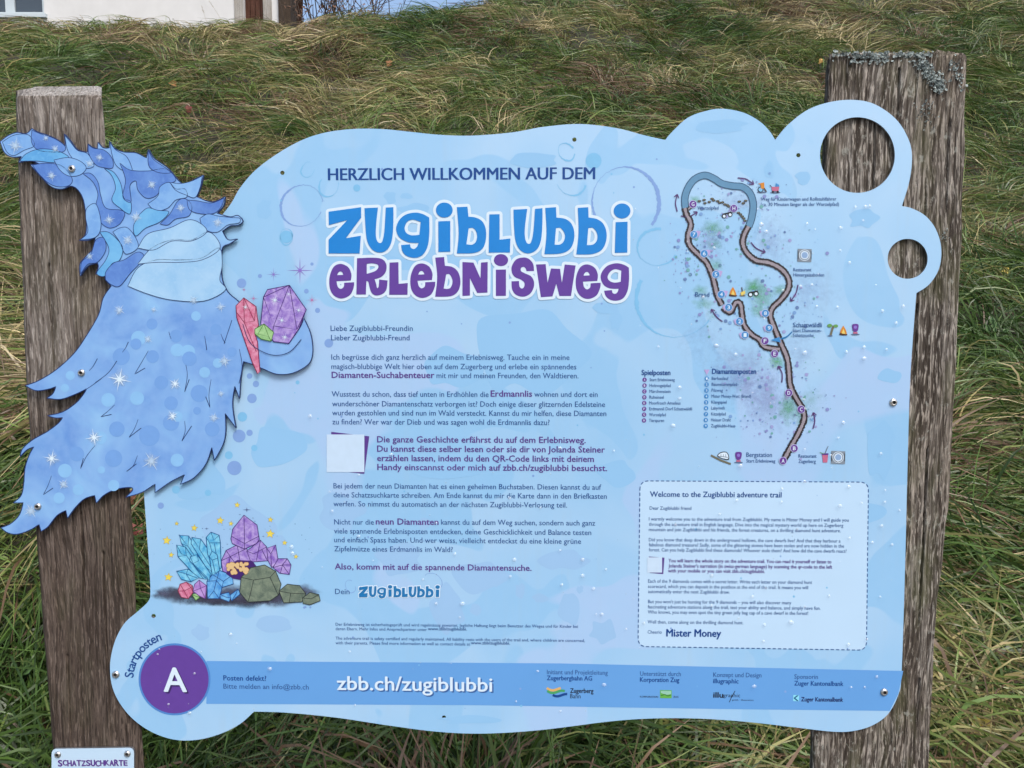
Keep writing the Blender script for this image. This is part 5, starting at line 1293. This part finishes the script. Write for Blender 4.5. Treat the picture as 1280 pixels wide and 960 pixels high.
# ------------------------------------------------------------------ posts
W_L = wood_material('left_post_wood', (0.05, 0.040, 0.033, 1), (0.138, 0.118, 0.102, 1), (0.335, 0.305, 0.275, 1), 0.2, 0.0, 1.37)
W_E = wood_material('end_grain', (0.10, 0.09, 0.08, 1), (0.26, 0.245, 0.225, 1), (0.42, 0.40, 0.38, 1), 0.1)
W_R = wood_material('right_post_wood', (0.024, 0.018, 0.014, 1), (0.062, 0.051, 0.041, 1), (0.37, 0.34, 0.30, 1), 0.6, 0.5, None, 0.53)
PF = 0.0046
def post(edges, depth, chamfer, mat, seed, taper_back, crack=None, top_rough=0.0, groove=0.0014, endm=None):
    """edges: list of (py, px_left, px_right) down the post's front face"""
    rows = []
    for py, a, b in edges:
        q = L(np.array([a, b]), np.array([py, py]), PF); rows.append((q[:, 1].mean(), q[0, 0], q[1, 0]))
    z_top, z_bot = rows[0][0], -0.25
    # extrapolate to below the ground
    (z1, l1, r1), (z2, l2, r2) = rows[-2], rows[-1]
    kq = (z_bot - z2) / (z2 - z1); rows.append((z_bot, l2 + (l2 - l1) * kq * .5, r2 + (r2 - r1) * kq * .5))
    zz = np.array([r[0] for r in rows])[::-1]; ll = np.array([r[1] for r in rows])[::-1]; rr_ = np.array([r[2] for r in rows])[::-1]
    zs = list(np.linspace(z_bot, 0.6, 24)) + list(np.linspace(0.6, z_top - 0.004, 330)[1:])
    NF = 128; verts = []; ncol = None
    tl, tr_ = taper_back
    for z in zs + ['c0', 'c1', 'c2']:
        ch = 0.0
        zz_ = z_top if isinstance(z, str) else z
        xl, xr = np.interp(zz_, zz, ll), np.interp(zz_, zz, rr_)
        if isinstance(z, str): ch = {'c0': .06, 'c1': .5, 'c2': 1.0}[z]
        yf = PF + chamfer[1] * ch; zb = zz_ + chamfer[0] * ch
        xl2, xr2 = xl + chamfer[2] * ch, xr - chamfer[3] * ch
        r = 0.005; sec = []
        yb = PF + depth - (0.01 * ch)
        for t in np.linspace(0, 1, 9)[:-1]: sec.append((xl2 + tl * (1 - t), yb + (yf + r - yb) * t, 'l'))
        for t in np.linspace(0, math.pi / 2, 5): sec.append((xl2 + r - r * math.cos(t), yf + r - r * math.sin(t), 'f'))
        for t in np.linspace(0, 1, NF + 2)[1:-1]: sec.append((xl2 + r + (xr2 - xl2 - 2 * r) * t, yf, 'f'))
        for t in np.linspace(math.pi / 2, 0, 5): sec.append((xr2 - r + r * math.cos(t), yf + r - r * math.sin(t), 'f'))
        for t in np.linspace(0, 1, 9)[1:]: sec.append((xr2 + tr_ * t, yf + r + (yb - yf - r) * t, 'r'))
        ncol = len(sec)
        for x, y, side in sec:
            w_ = 0.010 * (mnoise.noise(Vector((x * 6 + seed, 0, zz_ * 1.3))))
            q = (x + w_) if side == 'f' else (y * 1.4)
            g = mnoise.noise(Vector((q * 210, seed, zb * 5))) * .5 + mnoise.noise(Vector((q * 420, seed + 5, zb * 11))) * .3 + mnoise.noise(Vector((q * 60, seed + 9, zb * 2.2))) * .6
            g = groove * (g - 0.25) - groove * 1.6 * max(0, g - .45)
            dy = -g if side == 'f' else 0; dx = (g if side == 'l' else -g if side == 'r' else 0)
            bow = 0.0025 * mnoise.noise(Vector((seed + 3, 0, zz_ * 3))) + (0.0016 * mnoise.noise(Vector((seed + side.count('r') * 4, x * 3, zz_ * 22))) if side != 'f' or min(x - xl2, xr2 - x) < .008 else 0)
            if crack and side == 'f':
                for cxk, z0k, z1k, wk, dk_ in crack:
                    cc = cxk + 0.002 * mnoise.noise(Vector((1, 2, zb * 14)))
                    e = abs(x - cc) / (wk * max(0.02, min(1, (zb - z0k) / .12)) + 1e-5) if zb > z0k else 9
                    if e < 1 and zb < z1k: dy += dk_ * (1 - e * e)
            zr = top_rough * (mnoise.noise(Vector((x * 130, y * 60, seed))) + .6 * mnoise.noise(Vector((x * 420, 3, seed)))) if isinstance(z, str) else 0
            verts.append((x + dx + bow, max(y + dy, PF - 0.0008 if side == 'f' else -1), zb + zr))
    nr = len(zs) + 3; f = []
    for i in range(nr - 1):
        for j in range(ncol):
            j2 = (j + 1) % ncol
            f.append((i * ncol + j, i * ncol + j2, (i + 1) * ncol + j2, (i + 1) * ncol + j))
    base = (nr - 1) * ncol
    # top cap: front column joined to a shallow ridge of the end grain
    f.append(tuple(base + j for j in range(ncol)))
    mi = [0] * len(f)
    if endm is not None:
        for i in range((nr - 3) * ncol, len(f)): mi[i] = 1
    return link_mesh('post', verts, f, [mat, endm or mat], root, mi, True)
def pcrack(px, y0, y1, w_, d_):
    return (float(L(np.array([px]), np.array([y0]), PF)[0, 0]), float(L(np.array([px]), np.array([y1]), PF)[0, 1]), float(L(np.array([px]), np.array([y0]), PF)[0, 1]), w_, d_)
CRL = [pcrack(58, 112, 190, .0016, .010), pcrack(92, 104, 150, .0014, .008), pcrack(60, 330, 470, .0018, .012), pcrack(100, 640, 800, .0018, .012), pcrack(128, 690, 930, .0015, .010), pcrack(84, 820, 940, .0016, .010), pcrack(40, 220, 330, .0014, .008)]
CRR = [pcrack(1172, 300, 430, .0016, .010), pcrack(1188, 150, 290, .0016, .010), pcrack(1160, 560, 800, .0018, .013), pcrack(1148, 380, 520, .0016, .011), pcrack(1060, 72, 130, .0014, .008), pcrack(1085, 918, 958, .0018, .012), pcrack(1150, 850, 950, .0016, .011), pcrack(1095, 150, 240, .0014, .009)]
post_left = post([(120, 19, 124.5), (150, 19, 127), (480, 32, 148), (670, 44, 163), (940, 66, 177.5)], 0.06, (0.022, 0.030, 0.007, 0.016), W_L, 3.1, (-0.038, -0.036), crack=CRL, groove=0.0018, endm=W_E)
post_left['label'] = 'grey timber post with chamfered top behind the blue cut-out sheet'
xck = float(L(np.array([1123.5]), np.array([110]), PF)[0, 0]); zc1 = float(L(np.array([1123]), np.array([86]), PF)[0, 1]); zc0 = float(L(np.array([1123]), np.array([170]), PF)[0, 1])
post_right = post([(70, 1038, 1210.5), (200, 1033, 1208), (480, 1027, 1196), (640, 1024, 1187), (655, 1024, 1184), (780, 1021, 1172), (960, 1016, 1161.5)], 0.055, (0.006, 0.004, 0.003, 0.003), W_R, 8.7, (0.016, -0.012), crack=[(xck, zc0, zc1, 0.0022, 0.016)] + CRR, top_rough=0.0035, groove=0.0026)
post_right['label'] = 'broad cracked timber post with lichen on its top, behind the round holes'

def lichen():
    rr = random.Random(12); mb = MB()
    spots = []
    for _ in range(240): spots.append((rr.uniform(1040, 1165), 72 + rr.gauss(0, 2.0)))
    for _ in range(70): spots.append((rr.uniform(1060, 1110), 74 + abs(rr.gauss(0, 2.6))))
    for _ in range(230):
        t = rr.random(); spots.append((1147 + 26 * t + rr.gauss(0, 5), 74 + 36 * t + rr.gauss(0, 4)))
    for _ in range(60): spots.append((1173 + rr.gauss(0, 4), 104 + rr.gauss(0, 7)))
    for _ in range(45): t = rr.random(); spots.append((1188 + 15 * t + rr.gauss(0, 3), 76 + 30 * t + rr.gauss(0, 4)))
    for _ in range(60): spots.append((rr.gauss(1157, 7), rr.gauss(140, 9)))
    for _ in range(14): spots.append((rr.gauss(1180, 2), rr.gauss(296, 5)))
    for x, y in spots:
        q = L(np.array([x]), np.array([y]), PF)[0]; s = rr.uniform(.0008, .0024); n_ = 9
        if y > 120: s *= .6
        c = Vector((q[0], PF - rr.uniform(.0004, .0022), q[1] + (.003 if y < 76 else 0))); ax = Vector((rr.gauss(0, .35), -1, rr.gauss(.15, .4))).normalized(); u = ax.orthogonal().normalized(); v = ax.cross(u)
        vs = [c - ax * .0008] + [c + u * s * math.cos(6.283 * i / n_) * rr.uniform(.45, 1.35) + v * s * math.sin(6.283 * i / n_) * rr.uniform(.45, 1.35) + ax * rr.uniform(-.0006, .0013) for i in range(n_)]
        mb.add(vs, [(0, 1 + i, 1 + (i + 1) % n_) for i in range(n_)], 0 if rr.random() < .8 else 1)
    o = mb.build('lichen', [paint('lichen_grey', (.33, .375, .36, 1), .95, .5, 420), paint('lichen_dark', (.10, .12, .12, 1), .9, .3, 260)], post_right)
    o['kind'] = 'stuff'
lichen()

# ------------------------------------------------------------------ small plate on the left post
NPD = -0.0005
pl = sheet('name_plate', [rrect(64.5, 936, 167.5, 934.5, 167.5, 1010, 64.5, 1010, 7)], NPD, 0.004, [paint('plate_white', srgbk(206, 224, 244), mottle=.02), M_EDGE], root)
pl['label'] = 'small pale plate with purple lettering at the foot of the left post'
ar = Art(NPD)
rr = random.Random(2); x_ = 73.0
for c_ in 'SCHATZSUCHKARTE':
    w_ = 5.4 if c_ not in 'E' else 4.9; y_ = 957 + rr.uniform(-.7, .5); h_ = rr.uniform(6.4, 7.6)
    text(ar, c_, x_ - .1, x_ + w_ + .1, y_ + .3, h_ + .5, 1, WHITE, .075, 3)
    text(ar, c_, x_ + .2, x_ + w_ - .2, y_, h_, 4, PURPLE2, .045, 3)
    x_ += w_ + .45
ar.build('plate_lettering', pl)
for sx, sy in ((72.5, 943), (159.5, 942)): screw(pl, sx, sy, NPD, 0.0052)

# ------------------------------------------------------------------ rain drops on the board
def drops():
    m, t, b = new_mat('water')
    tr_ = t.nodes.new('ShaderNodeBsdfTransparent'); tr_.inputs[0].default_value = (0.96, 0.98, 1, 1)
    gl = t.nodes.new('ShaderNodeBsdfGlossy'); gl.inputs['Roughness'].default_value = 0.2
    fr = t.nodes.new('ShaderNodeFresnel'); fr.inputs['IOR'].default_value = 1.85
    mx = t.nodes.new('ShaderNodeMixShader'); ge = t.nodes.new('ShaderNodeNewGeometry'); iv = t.nodes.new('ShaderNodeMath'); iv.operation = 'SUBTRACT'; iv.inputs[0].default_value = 1.0; t.links.new(ge.outputs['Backfacing'], iv.inputs[1])
    mu = t.nodes.new('ShaderNodeMath'); mu.operation = 'MULTIPLY'; t.links.new(fr.outputs[0], mu.inputs[0]); t.links.new(iv.outputs[0], mu.inputs[1])
    t.links.new(mu.outputs[0], mx.inputs[0]); df = t.nodes.new('ShaderNodeBsdfDiffuse'); df.inputs[0].default_value = (.8, .86, .9, 1); m0 = t.nodes.new('ShaderNodeMixShader'); m0.inputs[0].default_value = .2; t.links.new(tr_.outputs[0], m0.inputs[1]); t.links.new(df.outputs[0], m0.inputs[2]); t.links.new(m0.outputs[0], mx.inputs[1]); t.links.new(gl.outputs[0], mx.inputs[2])
    t.links.new(mx.outputs[0], t.nodes['Material Output'].inputs[0])
    rr = random.Random(33); v, f = [], []
    spots = [(957, 290), (951, 281), (1008, 280), (1018, 287), (1050, 285), (1086, 258), (1078, 276), (949, 286), (1000, 358), (1014, 356), (1046, 384), (1020, 383), (1102, 389), (1128, 383), (1119, 404), (1057, 440), (1079, 434), (1107, 437), (1005, 441), (1079, 448), (919, 443), (895, 432), (849, 484), (849, 498), (841, 532), (1053, 528), (1004, 499),
             (1047, 547), (1005, 561), (925, 582), (920, 625), (976, 627), (899, 642), (1049, 632), (1060, 608), (1105, 627), (1076, 628), (1101, 657), (1061, 672), (889, 719), (940, 745), (955, 780), (988, 777), (1060, 805), (1095, 845), (1063, 858), (1080, 858), (942, 857), (755, 855), (672, 838), (338, 835), (289, 792), (198, 817),
             (643, 699), (728, 699), (752, 767), (578, 754), (638, 720), (728, 719), (757, 711), (700, 560), (767, 563), (388, 520), (365, 683), (366, 691)]
    for _ in range(75): spots.append((rr.uniform(780, 1125), rr.uniform(250, 820)))
    for _ in range(45): spots.append((rr.uniform(400, 780), rr.uniform(560, 890)))
    for _ in range(14): spots.append((rr.uniform(160, 330), rr.uniform(780, 900)))
    for i, (x, y) in enumerate(spots):
        q = L(np.array([x]), np.array([y]), 0)[0]; r_ = rr.uniform(.0016, .0036) if i < 65 else rr.choice((.0006, .0008, .001, .0013, .0018, .0024)); h = r_ * rr.uniform(.4, .65); n = 12; s0 = len(v)
        ex = rr.uniform(.9, 1.35); an = rr.gauss(0, .3)
        rings = [(1, 0), (.9, .42), (.68, .74), (.36, .94)]
        for rad, hh in rings:
            for j in range(n):
                a = 6.283 * j / n; X_, Z_ = r_ * rad * math.cos(a) * ex, r_ * rad * math.sin(a)
                v.append((q[0] + X_ * math.cos(an) - Z_ * math.sin(an), -.0026 - h * hh, q[1] + X_ * math.sin(an) + Z_ * math.cos(an)))
        v.append((q[0], -.0026 - h, q[1])); top = len(v) - 1
        for k_ in range(3):
            for j in range(n): f.append((s0 + k_ * n + j, s0 + k_ * n + (j + 1) % n, s0 + (k_ + 1) * n + (j + 1) % n, s0 + (k_ + 1) * n + j))
        for j in range(n): f.append((s0 + 3 * n + j, s0 + 3 * n + (j + 1) % n, top))
    o = link_mesh('rain_drops', v, f, m, None, None, True)
    o.matrix_world = Matrix.Translation((0, D0, 0)) @ Matrix.Rotation(-YAW, 4, 'Z')
    tag(o, 'clear rain drops beaded on the pale blue board', 'rain drops', kind='stuff')
drops()

# ------------------------------------------------------------------ stray stalks, leaves and weeds on the slope
STRAW = paint('straw', (.36, .29, .17, 1), .7, .3, 40)
def stalk(p0, p1, label, w=0.0016, bend=.05):
    b = ground_hit(*p0); d = (b - CAM).length
    tip = CAM + cam_dir(*p1) * (d * 0.985)
    mid = (b + tip) / 2 + Vector((0, 0, bend * (tip - b).length))
    o = empty('dry_stalk', b); tag(o, label, 'grass stalk', 'dry grass stalks on the slope')
    pts = [b * ((1 - t) ** 2) + mid * (2 * t * (1 - t)) + tip * (t * t) - b for t in np.linspace(0, 1, 10)]
    s = MB(); s.tube(pts, [w * (1 - .06 * i) for i in range(10)], 5); s.build('stem', STRAW, o)
    h = MB(); rr = random.Random(int(p0[0]))
    dv = (pts[-1] - pts[-3]).normalized()
    for i in range(12):
        c = pts[-1] - dv * .006 * i; e = (dv + Vector((rr.gauss(0, .5), rr.gauss(0, .5), rr.gauss(0, .5)))).normalized(); h.tube([c, c + e * .008, c + e * .014], [.0007, .0014, .0003], 4)
    h.build('seed_head', STRAW, o)
for a in (((182, 132), (101, 20), 'long pale dry stalk leaning left above the left post top'), ((355, 190), (302, 104), 'thin dry stalk rising from the left shoulder of the board'), ((297, 222), (256, 138), 'fine bent dry stalk just above the sparkly blue sheet'),
          ((1018, 138), (898, 38), 'long straw stalk slanting up left beside the right post'), ((1008, 132), (948, 62), 'shorter straw stalk under the long one beside the right post'), ((22, 132), (-4, 112), 'short dry stalk at the left picture edge beside the left post'), ((268, 60), (252, 8), 'dry stalk standing up in front of the white house wall'), ((290, 48), (262, 2), 'dry stalk leaning in front of the house beside the brown door')): stalk(*a)

def leaf(px, py, size, col, label, seed):
    rr = random.Random(seed); p = ground_hit(px, py); o = empty('fallen_leaf', p + Vector((0, -.03, .09))); tag(o, label, 'leaf', 'fallen leaves on the slope')
    ax = Vector((rr.gauss(0, .3), -1, rr.uniform(.2, .8))).normalized(); u = ax.orthogonal().normalized(); v_ = ax.cross(u); a0 = rr.uniform(0, 6.28)
    vs, fs = [Vector((0, 0, 0))], []; n = 22
    for i in range(n):
        a = a0 + 6.283 * i / n; q = size * (.62 + .38 * abs(math.cos(2.5 * (a - a0)))) * (1.15 if i < 4 else 1)
        vs.append((u * math.cos(a) + v_ * math.sin(a)) * q + ax * size * (.35 * math.sin(a * 2 + seed) + rr.uniform(-.06, .1)))
    fs = [(0, 1 + i, 1 + (i + 1) % n) for i in range(n)]
    link_mesh('blade', vs, fs, paint('leaf_%d' % seed, col, .7, .35, 60), o)
    s = MB(); s.tube([(0, 0, 0), (u * math.cos(a0 + 3) + v_ * math.sin(a0 + 3)) * size * .8, (u * math.cos(a0 + 3.2) + v_ * math.sin(a0 + 3.2)) * size * 1.5], [.0015, .0012, .001], 4); s.build('leaf_stalk', paint('leaf_stalk_brown', (.14, .07, .035, 1), .8), o)
leaf(218, 119, .035, (.34, .17, .06, 1), 'curled tan leaf upslope right of the left post', 1); leaf(238, 152, .03, (.14, .035, .03, 1), 'small dark red leaf right of the left post', 2); leaf(168, 650, .03, (.20, .07, .045, 1), 'reddish leaf in the gap between left post and board', 3)
leaf(178, 692, .035, (.17, .05, .045, 1), 'dark reddish leaf lower in the gap beside the left post', 4); leaf(1025, 90, .03, (.40, .24, .07, 1), 'orange yellow leaf left of the right post top', 5); leaf(1132, 95, .03, (.3, .2, .05, 1), 'yellow leaf hidden behind the right post', 6) if False else None
leaf(1252, 360, .022, (.34, .28, .06, 1), 'small yellow leaf right of the lower round hole', 7); leaf(1216, 940, .03, (.30, .24, .05, 1), 'yellowing leaf at the foot of the right post', 8); leaf(812, 128, .035, (.16, .11, .03, 1), 'olive brown leaf above the board top', 9); leaf(488, 92, .04, (.20, .09, .035, 1), 'brown leaf on the slope high above the board heading', 10)

def weed(px, py, n, size, label, seed):
    rr = random.Random(seed); p = ground_hit(px, py); o = empty('leafy_weed', p); tag(o, label, 'weed', 'broad leafed weeds in the grass')
    st = MB(); lf = MB()
    for i in range(n):
        a = rr.uniform(0, 6.283); ln = size * rr.uniform(1.2, 3.2); d = Vector((math.cos(a) * .6, math.sin(a) * .6 - .5, rr.uniform(.5, 1.1))).normalized()
        b = d * ln; st.tube([(0, 0, 0), b * .5 + Vector((0, 0, .004)), b], [.0016, .0013, .001], 4)
        ax = Vector((rr.gauss(0, .4), -.8, rr.uniform(.3, 1))).normalized(); u = (d - ax * d.dot(ax)).normalized(); v_ = ax.cross(u); s = size * rr.uniform(.6, 1.1)
        prof = [(0, 0), (.25, .3), (.55, .42), (.8, .36), (1.1, .2), (1.35, 0)]
        vs = [b + u * s * q + ax * s * .12 * math.sin(q * 2) for q, _ in prof] + [b + u * s * q + v_ * s * w_ + ax * s * (.12 * math.sin(q * 2) + .12 * w_) for q, w_ in prof[1:-1]] + [b + u * s * q - v_ * s * w_ + ax * s * (.12 * math.sin(q * 2) + .12 * w_) for q, w_ in prof[1:-1]]
        fs = []
        for base in (6, 10):
            row = [0] + [base + k_ for k_ in range(4)] + [5]
            for k_ in range(5):
                q4 = [k_, k_ + 1, row[k_ + 1], row[k_]]; q4 = list(dict.fromkeys(q4)); fs.append(tuple(q4))
        lf.add(vs, fs)
    st.build('stem', paint('weed_stem', (.06, .09, .03, 1), .7), o); lf.build('leaves', paint('weed_leaf', (.06, .115, .035, 1), .5, .3, 30), o, True)
weed(1262, 895, 26, .034, 'leafy green weed clump right of the right post foot', 1); weed(1215, 925, 12, .026, 'small leafy weed closest to the right post foot', 2); weed(606, 950, 9, .036, 'broad leaf weed below the middle of the board', 3); weed(205, 935, 8, .03, 'broad leaf weed between the small plate and the board foot', 4); weed(812, 155, 6, .04, 'broad leaf weed above the board top', 5); weed(1245, 690, 9, .028, 'small broad leaf weed in the grass right of the right post at mid height', 7); weed(1238, 430, 8, .03, 'broad leaf weed beside the lower round hole, right of the post', 8)
weed(14, 560, 9, .028, 'broad leaf weed at the left picture edge level with the tattered sheet', 9); weed(22, 860, 12, .028, 'leafy weed left of the left post foot', 10); weed(690, 70, 6, .045, 'broad leaf weed high on the slope above the title', 11); weed(400, 945, 10, .03, 'leafy weed below the footer band, right of the purple disc', 12); weed(900, 935, 12, .03, 'leafy weed below the board, left of the right post foot', 13)
weed(235, 225, 6, .03, 'small weed between left post and board shoulder', 6)
